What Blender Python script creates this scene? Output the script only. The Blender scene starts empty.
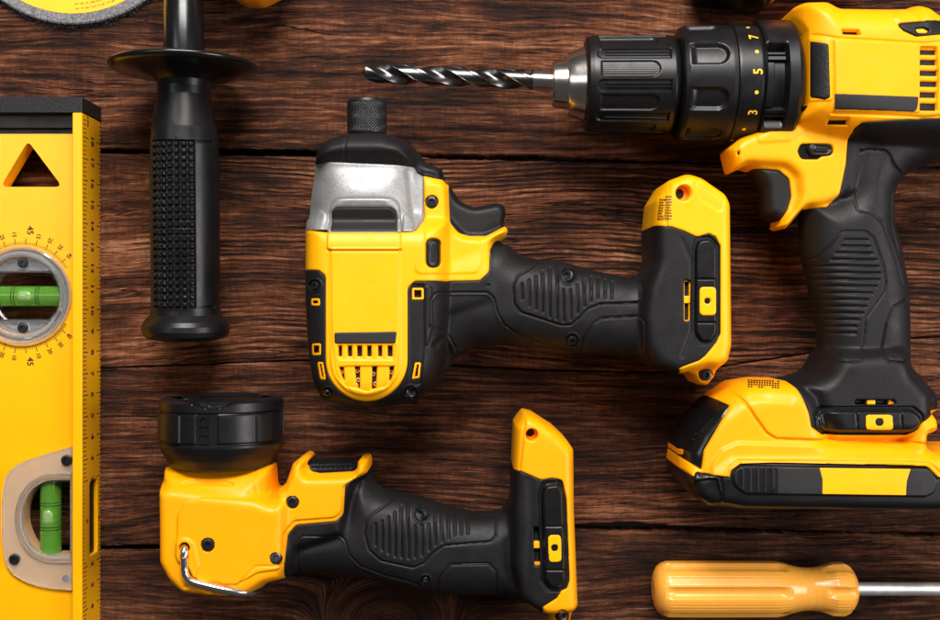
import bpy, bmesh, math, random
import numpy as np
from mathutils import Vector, Matrix, noise
from mathutils.geometry import tessellate_polygon

random.seed(7); np.random.seed(7)
S, D = 0.485, 556.0            # mm per photo pixel on the table plane, camera height in mm
GRID = 0.32                    # mesh spacing in mm for moulded shells
sc = bpy.context.scene
COL = sc.collection
R = math.radians

def k(z): return S * (D - z) / D
def W(p, z):                   # photo pixel measured at height z -> millimetres on the table
    return ((p[0] - 470) * k(z), (310 - p[1]) * k(z))

# ------------------------------------------------------------------ materials
def new_mat(name):
    m = bpy.data.materials.new(name); m.use_nodes = True
    nt = m.node_tree; b = nt.nodes['Principled BSDF']
    return m, nt, b

def coords(nt, scale=(1, 1, 1), loc=(0, 0, 0)):
    tc = nt.nodes.new('ShaderNodeTexCoord'); mp = nt.nodes.new('ShaderNodeMapping')
    nt.links.new(tc.outputs['Object'], mp.inputs[0])
    mp.inputs['Scale'].default_value = scale; mp.inputs['Location'].default_value = loc
    return mp.outputs[0]

def noise_node(nt, vec, scale, detail=4, rough=0.55, dist=0.0):
    n = nt.nodes.new('ShaderNodeTexNoise')
    nt.links.new(vec, n.inputs['Vector'])
    n.inputs['Scale'].default_value = scale; n.inputs['Detail'].default_value = detail
    n.inputs['Roughness'].default_value = rough; n.inputs['Distortion'].default_value = dist
    return n.outputs[0]

def ramp(nt, fac, stops):
    r = nt.nodes.new('ShaderNodeValToRGB'); nt.links.new(fac, r.inputs[0])
    e = r.color_ramp.elements
    while len(e) < len(stops): e.new(0.5)
    for el, (p, c) in zip(e, stops):
        el.position = p; el.color = (c[0], c[1], c[2], 1) if not isinstance(c, (int, float)) else (c, c, c, 1)
    return r.outputs[0]

def math_n(nt, op, a, b=0.5, c=None, clamp=False):
    n = nt.nodes.new('ShaderNodeMath'); n.operation = op; n.use_clamp = clamp
    for i, v in enumerate((a, b, c)):
        if v is None: continue
        if isinstance(v, (int, float)): n.inputs[i].default_value = v
        else: nt.links.new(v, n.inputs[i])
    return n.outputs[0]

def mixc(nt, fac, a, b, mode='MIX'):
    n = nt.nodes.new('ShaderNodeMix'); n.data_type = 'RGBA'; n.blend_type = mode
    for i, v in ((0, fac), (6, a), (7, b)):
        if isinstance(v, (int, float)): n.inputs[i].default_value = v
        elif isinstance(v, tuple): n.inputs[i].default_value = (*v, 1)
        else: nt.links.new(v, n.inputs[i])
    return n.outputs[2]

def bump(nt, b, h, strength, dist):
    n = nt.nodes.new('ShaderNodeBump'); nt.links.new(h, n.inputs['Height'])
    n.inputs['Strength'].default_value = strength; n.inputs['Distance'].default_value = dist
    nt.links.new(n.outputs[0], b.inputs['Normal']); return n

def plastic(name, col, rough=0.4, grain=1800, gs=0.25, gd=0.00006, spec=0.5, var=0.12, coat=0.0, metal=0.0, dust=0.0):
    m, nt, b = new_mat(name)
    v = coords(nt)
    big = noise_node(nt, v, 45, 5, 0.6)
    lo = tuple(c * (1 - var) for c in col); hi = tuple(min(1, c * (1 + var)) for c in col)
    c = ramp(nt, big, [(0.3, lo), (0.7, hi)])
    if dust:
        dn = noise_node(nt, v, 900, 2, 0.5)
        df = ramp(nt, dn, [(0.72, 0.0), (0.80, dust)])
        c = mixc(nt, df, c, (0.35, 0.32, 0.3))
    nt.links.new(c, b.inputs['Base Color'])
    rn = noise_node(nt, v, 130, 5, 0.65)
    rr = nt.nodes.new('ShaderNodeMapRange'); nt.links.new(rn, rr.inputs[0])
    rr.inputs[1].default_value = 0.3; rr.inputs[2].default_value = 0.7
    rr.inputs[3].default_value = rough * 0.85; rr.inputs[4].default_value = min(1, rough * 1.2)
    nt.links.new(rr.outputs[0], b.inputs['Roughness'])
    b.inputs['Specular IOR Level'].default_value = spec
    b.inputs['Coat Weight'].default_value = coat; b.inputs['Coat Roughness'].default_value = 0.15
    b.inputs['Metallic'].default_value = metal
    bump(nt, b, noise_node(nt, v, grain, 2, 0.5), gs, gd)
    return m

YEL = plastic('yellow_plastic', (0.93, 0.40, 0.0005), 0.42, 1700, 0.25, 0.00006, 0.3, 0.04)
YELW = plastic('warm_yellow_plastic', (0.93, 0.352, 0.0005), 0.40, 1700, 0.25, 0.00006, 0.3, 0.05)
YEL2 = plastic('yellow_smooth', (0.95, 0.42, 0.001), 0.38, 700, 0.1, 0.00004, 0.3, 0.03)
LEVY = plastic('yellow_paint', (0.93, 0.42, 0.001), 0.28, 260, 0.14, 0.00008, 0.35, 0.03, 0.12)
ORG = plastic('orange_plastic', (0.9, 0.27, 0.002), 0.4, 1500, 0.2, 0.00006, 0.4, 0.05)
RUB = plastic('black_rubber', (0.0075, 0.0068, 0.0074), 0.50, 1600, 0.7, 0.00013, 0.26, 0.25, dust=0.10)
RUB2 = plastic('black_textured_rubber', (0.009, 0.008, 0.009), 0.5, 1000, 0.8, 0.00025, 0.32, 0.2)
BLK = plastic('black_plastic', (0.0055, 0.005, 0.0056), 0.35, 1600, 0.3, 0.00006, 0.34, 0.15, dust=0.05)
BLKG = plastic('black_gloss', (0.005, 0.005, 0.0055), 0.22, 700, 0.04, 0.00003, 0.5, 0.1)
LBL = plastic('black_label', (0.013, 0.011, 0.012), 0.55, 900, 0.3, 0.00006, 0.4, 0.1)
INK = plastic('black_ink', (0.012, 0.010, 0.010), 0.5, 900, 0.1, 0.00003, 0.3, 0.1)
YINK = plastic('yellow_ink', (0.95, 0.5, 0.02), 0.45, 900, 0.1, 0.00003, 0.3, 0.05)
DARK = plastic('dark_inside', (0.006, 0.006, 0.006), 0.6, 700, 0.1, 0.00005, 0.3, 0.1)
CHROME = plastic('chrome_wire', (0.85, 0.85, 0.85), 0.2, 500, 0.05, 0.00003, 0.5, 0.03, metal=1.0)
def speckle(m, lo=0.55):
    nt = m.node_tree; b_ = nt.nodes['Principled BSDF']; src = b_.inputs['Base Color'].links[0].from_socket
    f = ramp(nt, noise_node(nt, coords(nt), 1500, 3, 0.7), [(0.36, lo), (0.56, 1.0)])
    nt.links.new(mixc(nt, 1.0, src, f, 'MULTIPLY'), b_.inputs['Base Color'])
SHAFT = plastic('satin_steel', (0.92, 0.91, 0.9), 0.42, 900, 0.1, 0.00003, 0.5, 0.04, metal=0.9)
STEEL = plastic('brushed_steel', (0.75, 0.70, 0.66), 0.2, 900, 0.15, 0.00004, 0.5, 0.06, metal=1.0)
SCREWM = plastic('black_screw_metal', (0.05, 0.05, 0.055), 0.3, 900, 0.15, 0.00004, 0.5, 0.1, metal=0.8)
BITM = plastic('dark_oxide_steel', (0.14, 0.135, 0.14), 0.27, 500, 0.3, 0.00008, 0.5, 0.35, metal=1.0)
KNURL = plastic('black_knurled_steel', (0.010, 0.0098, 0.0105), 0.33, 900, 0.2, 0.00005, 0.45, 0.1, metal=0.1)
SILV = plastic('cast_aluminium_paint', (0.34, 0.34, 0.345), 0.52, 1700, 0.7, 0.00009, 0.5, 0.16, metal=0.5)
SCREWH = plastic('amber_handle_plastic', (0.88, 0.385, 0.05), 0.27, 350, 0.15, 0.00010, 0.5, 0.08, 0.2)
speckle(SILV, 0.70)
SCREWH.node_tree.nodes['Principled BSDF'].inputs['Subsurface Weight'].default_value = 0.05
SCREWH.node_tree.nodes['Principled BSDF'].inputs['Subsurface Scale'].default_value = 0.003

def clear(name, col, rough, trans=0.9, b_s=0.15):
    m, nt, b = new_mat(name)
    b.inputs['Base Color'].default_value = (*col, 1); b.inputs['Roughness'].default_value = rough
    b.inputs['Transmission Weight'].default_value = trans; b.inputs['IOR'].default_value = 1.46
    v = coords(nt)
    bump(nt, b, noise_node(nt, v, 220, 3, 0.6), b_s, 0.0003)
    return m
CLEAR = clear('clear_plastic', (1.0, 0.99, 0.98), 0.05, 0.96, 0.04)
FROST = clear('frosted_plastic', (0.93, 0.96, 1.0), 0.08, 0.86, 0.06)
GREEN = clear('green_spirit', (0.24, 0.64, 0.08), 0.03, 0.72, 0.0)
BUB = clear('bubble', (0.62, 0.90, 0.40), 0.08, 0.7, 0.0)

def grit_mat():
    m, nt, b = new_mat('abrasive_grit')
    v = coords(nt)
    n = noise_node(nt, v, 900, 3, 0.7)
    w = nt.nodes.new('ShaderNodeTexVoronoi'); w.feature = 'DISTANCE_TO_EDGE'
    nt.links.new(coords(nt), w.inputs['Vector']); w.inputs['Scale'].default_value = 420
    net = ramp(nt, w.outputs['Distance'], [(0.02, 0.62), (0.10, 1.0)])
    c = ramp(nt, n, [(0.35, (0.10, 0.095, 0.10)), (0.65, (0.26, 0.25, 0.255))])
    nt.links.new(mixc(nt, 1.0, c, net, 'MULTIPLY'), b.inputs['Base Color'])
    b.inputs['Roughness'].default_value = 0.7
    bump(nt, b, n, 0.8, 0.0004)
    return m
GRIT = grit_mat()
GRITB = plastic('dark_grit', (0.02, 0.018, 0.018), 0.8, 1300, 1.0, 0.0005, 0.3, 0.4)

def wood_mat(seed, tint=1.0):
    m, nt, b = new_mat('weathered_dark_wood')
    L = nt.links
    tc = nt.nodes.new('ShaderNodeTexCoord')
    sep = nt.nodes.new('ShaderNodeSeparateXYZ'); L.new(tc.outputs['Object'], sep.inputs[0])
    x, y = sep.outputs[0], sep.outputs[1]
    # slow wander of the grain
    base = coords(nt, (3.0, 9.0, 1), (seed, seed * 2.1, 0))
    wn = noise_node(nt, base, 1.0, 2, 0.5)
    y1 = math_n(nt, 'ADD', y, math_n(nt, 'MULTIPLY', math_n(nt, 'SUBTRACT', wn, 0.5), 0.040))
    w2 = noise_node(nt, coords(nt, (22, 60, 1), (seed, 0, 0)), 1.0, 3, 0.6)
    y1 = math_n(nt, 'ADD', y1, math_n(nt, 'MULTIPLY', math_n(nt, 'SUBTRACT', w2, 0.5), 0.0035))
    # a knot that pushes the grain round itself
    kx, ky = W((388, 622), 0); kx /= 1000; ky /= 1000
    dx = math_n(nt, 'DIVIDE', math_n(nt, 'SUBTRACT', x, kx), 0.026)
    dy = math_n(nt, 'DIVIDE', math_n(nt, 'SUBTRACT', y, ky), 0.016)
    d2 = math_n(nt, 'ADD', math_n(nt, 'MULTIPLY', dx, dx), math_n(nt, 'MULTIPLY', dy, dy))
    kf = math_n(nt, 'MULTIPLY', math_n(nt, 'EXPONENT', math_n(nt, 'MULTIPLY', d2, -1.4)), 0.85)
    dist = math_n(nt, 'SQRT', d2)
    ring = math_n(nt, 'ADD', math_n(nt, 'MULTIPLY', dist, 0.0030), math_n(nt, 'MULTIPLY', w2, 0.010))
    mx = nt.nodes.new('ShaderNodeMix'); mx.data_type = 'FLOAT'
    L.new(kf, mx.inputs[0]); L.new(y1, mx.inputs[2]); L.new(ring, mx.inputs[3])
    yk = mx.outputs[0]
    def streak(sx, sy, det, rough, off, dist=0.0):
        c = nt.nodes.new('ShaderNodeCombineXYZ')
        L.new(math_n(nt, 'MULTIPLY', x, sx), c.inputs[0]); L.new(math_n(nt, 'MULTIPLY', yk, sy), c.inputs[1])
        c.inputs[2].default_value = seed * 3.7 + off
        return noise_node(nt, c.outputs[0], 1.0, det, rough, dist)
    fine = streak(34, 560, 8, 0.78, 1)
    line = streak(16, 330, 5, 0.70, 6, 0.1)
    mid = streak(11, 130, 6, 0.66, 2, 0.2)
    broad = streak(6.5, 42, 5, 0.62, 3, 0.3)
    crack = streak(7, 120, 4, 0.55, 4)
    hair = streak(120, 2000, 4, 0.75, 5)
    patch = noise_node(nt, coords(nt, (14, 22, 1), (seed * 1.3, 5, 0)), 1.0, 6, 0.68)
    cross = noise_node(nt, coords(nt, (520, 110, 1), (seed, 0, 0)), 1.0, 5, 0.75)
    # raised ridges of weathered summer wood, about two millimetres apart
    ph = math_n(nt, 'ADD', math_n(nt, 'MULTIPLY', yk, 2 * math.pi / 0.00235), math_n(nt, 'MULTIPLY', streak(9, 70, 4, 0.6, 8), 17.0))
    ph = math_n(nt, 'ADD', ph, math_n(nt, 'MULTIPLY', streak(45, 500, 3, 0.6, 9), 2.6))
    wv = math_n(nt, 'ADD', math_n(nt, 'MULTIPLY', math_n(nt, 'SINE', ph), 0.5), 0.5)
    wv = ramp(nt, wv, [(0.10, 0.0), (0.42, 0.82), (1.0, 1.0)])
    wgate = ramp(nt, noise_node(nt, coords(nt, (7, 26, 1), (seed * 2.3, 4, 0)), 1.0, 3, 0.6), [(0.40, 0.05), (0.62, 1.0)])
    wgate = math_n(nt, 'MULTIPLY', wgate, math_n(nt, 'SUBTRACT', 1.0, kf, clamp=True))
    wv = math_n(nt, 'MULTIPLY', math_n(nt, 'SUBTRACT', wv, 0.72), wgate)
    # dark furrows between raised fibres
    fur = ramp(nt, line, [(0.34, 0.0), (0.46, 0.7), (0.60, 1.0)])
    h = math_n(nt, 'ADD', math_n(nt, 'MULTIPLY', fine, 1.15), math_n(nt, 'MULTIPLY', mid, 0.40))
    h = math_n(nt, 'ADD', h, math_n(nt, 'MULTIPLY', fur, 0.26))
    h = math_n(nt, 'ADD', h, math_n(nt, 'MULTIPLY', hair, 0.45))
    h = math_n(nt, 'ADD', h, math_n(nt, 'MULTIPLY', cross, 0.26))
    h = math_n(nt, 'ADD', h, math_n(nt, 'MULTIPLY', wv, [0.08, 0.27, 0.12, 0.10][int(seed // 4.3) % 4]))
    # narrow dark splits where the crack noise crosses its middle
    ck = math_n(nt, 'ABSOLUTE', math_n(nt, 'SUBTRACT', crack, 0.5))
    ckm = ramp(nt, ck, [(0.0, 0.0), (0.010, 1.0)])
    gate = ramp(nt, noise_node(nt, coords(nt, (9, 30, 1), (seed * 5, 2, 0)), 1.0, 2, 0.5), [(0.50, 1.0), (0.58, 0.0)])
    ckm2 = math_n(nt, 'MAXIMUM', ckm, gate)
    tone = math_n(nt, 'ADD', math_n(nt, 'MULTIPLY', math_n(nt, 'SUBTRACT', h, 1.28), 1.32), 0.425)
    tone = math_n(nt, 'ADD', tone, math_n(nt, 'MULTIPLY', math_n(nt, 'SUBTRACT', broad, 0.5), 0.75))
    tone = math_n(nt, 'ADD', tone, math_n(nt, 'MULTIPLY', math_n(nt, 'SUBTRACT', patch, 0.5), 1.0))
    col = ramp(nt, tone, [(0.08, (0.0075, 0.0032, 0.0025)), (0.30, (0.030, 0.0095, 0.005)), (0.50, (0.092, 0.0285, 0.012)),
                          (0.70, (0.25, 0.086, 0.036)), (0.98, (0.56, 0.28, 0.16))])
    hue = noise_node(nt, coords(nt, (6, 22, 1), (seed, 9, 0)), 1.0, 3, 0.5)
    col = mixc(nt, ramp(nt, hue, [(0.4, 0.0), (0.7, 0.45)]), col, (0.085, 0.05, 0.036), 'MIX') if False else col
    col = mixc(nt, math_n(nt, 'SUBTRACT', 1.0, ckm2), col, (0.004, 0.0025, 0.002))
    # pale scuffs and specks
    sp = noise_node(nt, coords(nt, (330, 420, 1), (seed, 3, 0)), 1.0, 4, 0.7)
    sf = ramp(nt, sp, [(0.735, 0.0), (0.80, 0.6)])
    col = mixc(nt, sf, col, (0.36, 0.24, 0.17))
    col = mixc(nt, 1.0, col, (tint, tint, tint), 'MULTIPLY')
    L.new(col, b.inputs['Base Color'])
    rr = ramp(nt, h, [(0.9, 0.85), (1.0, 0.6)])
    L.new(rr, b.inputs['Roughness'])
    b.inputs['Specular IOR Level'].default_value = 0.22
    hh = math_n(nt, 'ADD', h, math_n(nt, 'MULTIPLY', math_n(nt, 'SUBTRACT', ckm2, 1.0), 1.2))
    hh = math_n(nt, 'ADD', hh, math_n(nt, 'MULTIPLY', broad, 1.2))
    bump(nt, b, hh, 1.0, 0.0013)
    return m

# ------------------------------------------------------------------ object helpers
def thing(name, label, cat, px, z=0, group=None):
    o = bpy.data.objects.new(name, None); COL.objects.link(o)
    x, y = W(px, z); o.location = (x / 1000, y / 1000, 0)
    o.empty_display_size = 0.01
    o['label'] = label; o['category'] = cat
    if group: o['group'] = group
    return o

def root_loc(p):
    v = Vector((0, 0, 0))
    while p is not None:
        v += p.location; p = p.parent
    return v

def link_mesh(name, me, mat, parent):
    o = bpy.data.objects.new(name, me); COL.objects.link(o)
    if mat is not None: me.materials.append(mat)
    o.parent = parent
    return o

def mesh_np(name, V, F, mat, parent, smooth=True, angle=55, label=None):
    """V in mm world coordinates; F list / array of faces."""
    V = np.asarray(V, dtype=np.float64)
    c = root_loc(parent)
    V = V / 1000.0 - np.array(c)
    me = bpy.data.meshes.new(name)
    if isinstance(F, np.ndarray):
        n, kk = F.shape
        me.vertices.add(len(V)); me.vertices.foreach_set('co', V.astype(np.float32).ravel())
        me.loops.add(n * kk); me.loops.foreach_set('vertex_index', F.astype(np.int32).ravel())
        me.polygons.add(n); me.polygons.foreach_set('loop_start', (np.arange(n) * kk).astype(np.int32))
        me.update(calc_edges=True); me.validate()
    else:
        me.from_pydata([tuple(v) for v in V], [], [tuple(f) for f in F]); me.update()
    o = link_mesh(name, me, mat, parent)
    if smooth:
        me.shade_smooth(); me.set_sharp_from_angle(angle=R(angle))
    if label: o['label'] = label
    return o

def bm_obj(name, bm, mat, parent, bevel=0, smooth=False, angle=40, label=None, seg=2):
    """bm in mm world coordinates"""
    c = root_loc(parent)
    for v in bm.verts: v.co = v.co / 1000 - c
    bmesh.ops.recalc_face_normals(bm, faces=bm.faces)
    me = bpy.data.meshes.new(name); bm.to_mesh(me); bm.free()
    o = link_mesh(name, me, mat, parent)
    if bevel:
        md = o.modifiers.new('bevel', 'BEVEL'); md.width = bevel / 1000; md.segments = seg
        md.limit_method = 'ANGLE'; md.angle_limit = R(35)
        smooth = True
    if smooth:
        me.shade_smooth(); me.set_sharp_from_angle(angle=R(angle))
    if bevel:
        md.harden_normals = True
    if label: o['label'] = label
    return o

def fil(pts, r=4.0, closed=True):
    """round the corners of a polyline; each point (x, y[, radius])"""
    n = len(pts); out = []
    for i, p in enumerate(pts):
        rr = p[2] if len(p) > 2 else r
        P = np.array(p[:2], float)
        if (not closed and i in (0, n - 1)) or rr <= 0.01:
            out.append(P); continue
        A = np.array(pts[i - 1][:2], float); B = np.array(pts[(i + 1) % n][:2], float)
        a, b = A - P, B - P
        la, lb = np.linalg.norm(a), np.linalg.norm(b)
        if la < 1e-6 or lb < 1e-6: out.append(P); continue
        a /= la; b /= lb
        cs = np.clip(np.dot(a, b), -1, 1); th = math.acos(cs)
        if th > math.pi - 0.03: out.append(P); continue
        t = min(rr / math.tan(th / 2), la * 0.49, lb * 0.49)
        p0, p1 = P + a * t, P + b * t
        m = 3 + int((math.pi - th) * 3)
        for j in range(m + 1):
            s = j / m
            out.append((1 - s) ** 2 * p0 + 2 * s * (1 - s) * P + s * s * p1)
    return [tuple(q) for q in out]

def spl(pts, n=8, closed=True):
    m = len(pts); out = []; P = [np.array(p[:2], float) for p in pts]
    for i in range(m if closed else m - 1):
        a, b, c, d = (P[(i - 1) % m], P[i], P[(i + 1) % m], P[(i + 2) % m]) if closed else (P[max(i - 1, 0)], P[i], P[i + 1], P[min(i + 2, m - 1)])
        for j in range(n):
            t = j / n
            q = 0.5 * ((2 * b) + (c - a) * t + (2 * a - 5 * b + 4 * c - d) * t * t + (3 * b - a - 3 * c + d) * t ** 3)
            out.append((q[0], q[1], 0))
    if not closed: out.append((P[-1][0], P[-1][1], 0))
    return out

def circ(cx, cy, r, n=24, ry=None):
    ry = ry or r
    return [(cx + r * math.cos(2 * math.pi * i / n), cy + ry * math.sin(2 * math.pi * i / n), 0) for i in range(n)]

def rect(x0, y0, x1, y1, r=0):
    return [(x0, y0, r), (x1, y0, r), (x1, y1, r), (x0, y1, r)]

def dist_pts(P, X, Y, closed=True, signed=True):
    P = np.asarray(P, np.float32); n = len(P)
    best = np.full(X.shape, 1e12, np.float32)
    par = np.zeros(X.shape, bool)
    for i in range(n if closed else n - 1):
        ax, ay = P[i]; bx, by = P[(i + 1) % n]
        ex, ey = bx - ax, by - ay
        wx, wy = X - ax, Y - ay
        l2 = ex * ex + ey * ey
        if l2 < 1e-12: continue
        t = np.clip((wx * ex + wy * ey) / l2, 0, 1)
        d = (wx - t * ex) ** 2 + (wy - t * ey) ** 2
        np.minimum(best, d, out=best)
        if signed:
            c = ((ay <= Y) & (by > Y)) | ((by <= Y) & (ay > Y))
            if ey != 0:
                par ^= c & (X < ax + (Y - ay) * (ex / ey))
    d = np.sqrt(best)
    return np.where(par, d, -d) if signed else d

def smax(a, b, kk):
    h = np.maximum(kk - np.abs(a - b), 0) / kk
    return np.maximum(a, b) + h * h * kk * 0.25

def sstep(t):
    t = np.clip(t, 0, 1); return t * t * (3 - 2 * t)

def blur(A, s):
    if s <= 0: return A
    n = int(3 * s + 1); g = np.exp(-0.5 * (np.arange(-n, n + 1) / s) ** 2); g /= g.sum()
    def conv(M):
        P = np.pad(M, ((n, n), (0, 0)), mode='edge'); out = np.zeros_like(M)
        for i, w in enumerate(g): out += w * P[i:i + M.shape[0]]
        return out
    return conv(conv(A).T).T

class Field:
    """A moulded shell: smooth-blended lumps give its height, regions cut it into parts."""
    def __init__(s, px0, py0, px1, py1, zc, h=GRID):
        s.zc, s.h = zc, h
        x0, y1 = W((px0, py0), zc); x1, y0 = W((px1, py1), zc)
        s.x0, s.y0 = x0, y0
        xs = np.arange(x0, x1, h, dtype=np.float32); ys = np.arange(y0, y1, h, dtype=np.float32)
        s.X, s.Y = np.meshgrid(xs, ys)
        s.H = np.full(s.X.shape, -50, np.float32); s.S = np.full(s.X.shape, -50, np.float32)
    def lump(s, pts, h, Rr, w0=4, p=2.0, r=6, z=None, kk=4, ks=2.0, sil=True):
        z = s.zc if z is None else z
        P = [W(q, z(q) if callable(z) else z) for q in fil(pts, r)]
        d = dist_pts(P, s.X, s.Y)
        t = np.clip(d / Rr, 0, 1)
        hh = h(s.X, s.Y) if callable(h) else h
        Hi = np.where(d >= 0, w0 + (hh - w0) * (1 - (1 - t) ** p) ** (1 / p), w0 + 4 * d)
        s.H = smax(s.H, Hi, kk).astype(np.float32)
        if sil: s.S = smax(s.S, d, ks).astype(np.float32)
    def done(s, sigma=1.0, lo=2.0):
        s.H = blur(np.maximum(s.H, lo), sigma / s.h); s.Z = s.H.copy(); s.HT = blur(s.H, 2.2 / s.h)
    def samp(s, A, x, y):
        i = min(max((y - s.y0) / s.h, 0), A.shape[0] - 1.001); j = min(max((x - s.x0) / s.h, 0), A.shape[1] - 1.001)
        i0, j0 = int(i), int(j); a, b = i - i0, j - j0
        return float((A[i0, j0] * (1 - b) + A[i0, j0 + 1] * b) * (1 - a) + (A[i0 + 1, j0] * (1 - b) + A[i0 + 1, j0 + 1] * b) * a)
    def pt(s, p, A=None):
        A = s.H if A is None else A
        z = s.zc + 5
        for _ in range(5):
            x, y = W(p, z); z = s.zc + s.samp(A, x, y)
        return x, y, z
    def T(s, pts): return [s.pt(p, s.HT)[:2] for p in pts]
    def win(s, P, m):
        P = np.asarray(P); lo, hi = P.min(0) - m, P.max(0) + m
        i0 = max(int((lo[1] - s.y0) / s.h), 0); i1 = min(int((hi[1] - s.y0) / s.h) + 2, s.X.shape[0])
        j0 = max(int((lo[0] - s.x0) / s.h), 0); j1 = min(int((hi[0] - s.x0) / s.h) + 2, s.X.shape[1])
        return slice(i0, max(i1, i0)), slice(j0, max(j1, j0))
    def sd(s, pts, r=4, m=2.5, plane=None):
        q = fil(pts, r)
        P = s.T(q) if plane is None else [W(a, plane(a) if callable(plane) else plane) for a in q]
        w = s.win(P, m); A = np.full(s.X.shape, -m, np.float32)
        if A[w].size: A[w] = dist_pts(P, s.X[w], s.Y[w])
        return A
    def groove(s, pts, w=0.9, d=0.45, r=4, closed=False, Z=None):
        Z = s.Z if Z is None else Z
        w *= 1.12; d *= 1.3
        P = s.T(fil(pts, r, closed)); wi = s.win(P, w + 0.5)
        if Z[wi].size:
            q = dist_pts(P, s.X[wi], s.Y[wi], closed, False)
            Z[wi] -= d * sstep(1 - q / w)
    def panel(s, pts, dh, soft=0.6, r=3, Z=None, rim=0):
        Z = s.Z if Z is None else Z
        P = s.T(fil(pts, r)); wi = s.win(P, soft + 1.5)
        if Z[wi].size:
            q = dist_pts(P, s.X[wi], s.Y[wi])
            Z[wi] += dh * sstep(q / soft + 0.5)
            if rim: Z[wi] -= rim * sstep(1 - np.abs(q) / 0.6)
    def part(s, name, reg, mat, parent, Z=None, bw=0.8, bd=0.45, zb=None, floor=0.4, dz=0.0, label=None, bottom=None):
        Z = (s.Z if Z is None else Z) + dz
        reg = np.asarray(reg, np.float32); h = s.h
        Vm = reg > -0.3 * h
        cell = Vm[:-1, :-1] & Vm[1:, :-1] & Vm[1:, 1:] & Vm[:-1, 1:]
        ci, cj = np.nonzero(cell); nx = reg.shape[1]
        if len(ci) == 0: print('EMPTY PART', name); return None
        a = ci * nx + cj
        F = np.stack([a, a + 1, a + 1 + nx, a + nx], 1)
        E = np.concatenate([F[:, [0, 1]], F[:, [1, 2]], F[:, [2, 3]], F[:, [3, 0]]])
        key = np.minimum(E[:, 0], E[:, 1]) * (reg.size) + np.maximum(E[:, 0], E[:, 1])
        _, idx, cnt = np.unique(key, return_index=True, return_counts=True)
        B = E[idx[cnt == 1]]
        used = np.unique(F); remap = np.full(reg.size, -1, np.int64); remap[used] = np.arange(len(used))
        x = s.X.ravel()[used].astype(float); y = s.Y.ravel()[used].astype(float)
        e = np.maximum(reg, 0); Zb = Z - bd * (1 - np.sqrt(1 - (1 - np.clip(e / bw, 0, 1)) ** 2))
        bv = np.unique(B); gy, gx = np.gradient(reg, h)
        sdv = reg.ravel()[bv]; gxx = gx.ravel()[bv]; gyy = gy.ravel()[bv]
        g2 = np.maximum(gxx ** 2 + gyy ** 2, 0.3); st = np.clip(sdv, -1.6 * h, 1.6 * h)
        x[remap[bv]] -= st * gxx / g2; y[remap[bv]] -= st * gyy / g2
        fi = np.clip((y - s.y0) / h, 0, reg.shape[0] - 1.001); fj = np.clip((x - s.x0) / h, 0, nx - 1.001)
        i0 = fi.astype(int); j0 = fj.astype(int); fa = fi - i0; fb = fj - j0
        z = (Z[i0, j0] * (1 - fb) + Z[i0, j0 + 1] * fb) * (1 - fa) + (Z[i0 + 1, j0] * (1 - fb) + Z[i0 + 1, j0 + 1] * fb) * fa
        es = e.ravel()[used].astype(float); es[remap[bv]] = 0
        z = np.maximum(z - bd * (1 - np.sqrt(1 - (1 - np.clip(es / bw, 0, 1)) ** 2)), 0.4)
        zt = s.zc + z
        if zb is not None: zl = np.full_like(zt, zb)
        else: zl = np.maximum(s.zc - z, floor)
        zt = np.maximum(zt, zl + 0.2)
        n = len(used)
        V = np.concatenate([np.stack([x, y, zt], 1), np.stack([x, y, zl], 1)])
        Ft = remap[F]; Fb = Ft[:, ::-1] + n; Bm = remap[B]
        Fs = np.stack([Bm[:, 1], Bm[:, 0], Bm[:, 0] + n, Bm[:, 1] + n], 1)
        return mesh_np(name, V, np.concatenate([Ft, Fb, Fs]), mat, parent, angle=60, label=label)

SCREW_ME = {}
def screw_at(x, y, z, r, parent, name='screw', tilt=(0, 0), mat=None):
    key = (mat or SCREWM).name
    if key not in SCREW_ME:
        n = 48; V = []; Fc = []
        prof = [(1.0, -0.6, 0), (1.0, 0.18, 0), (0.94, 0.32, 0), (0.82, 0.38, 0), (0.46, 0.36, .09), (0.44, 0.0, .09)]
        for (rr, zz, st) in prof:
            for i in range(n):
                t = 2 * math.pi * i / n; q = rr + st * math.cos(6 * t)
                V.append((q * math.cos(t), q * math.sin(t), zz))
        for a in range(len(prof) - 1):
            for i in range(n):
                j = (i + 1) % n; Fc.append((a * n + i, a * n + j, (a + 1) * n + j, (a + 1) * n + i))
        Fc.append([ (len(prof) - 1) * n + i for i in range(n)])
        me = bpy.data.meshes.new('screw'); me.from_pydata([(v[0] / 1000, v[1] / 1000, v[2] / 1000) for v in V], [], Fc)
        me.materials.append(mat or SCREWM); me.shade_smooth(); me.set_sharp_from_angle(angle=R(35))
        SCREW_ME[key] = me
    o = bpy.data.objects.new(name, SCREW_ME[key]); COL.objects.link(o); o.parent = parent
    o.location = Vector((x, y, z)) / 1000 - root_loc(parent); o.scale = (r, r, r)
    o.rotation_euler = (tilt[0], tilt[1], random.random() * 3)
    return o

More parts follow.
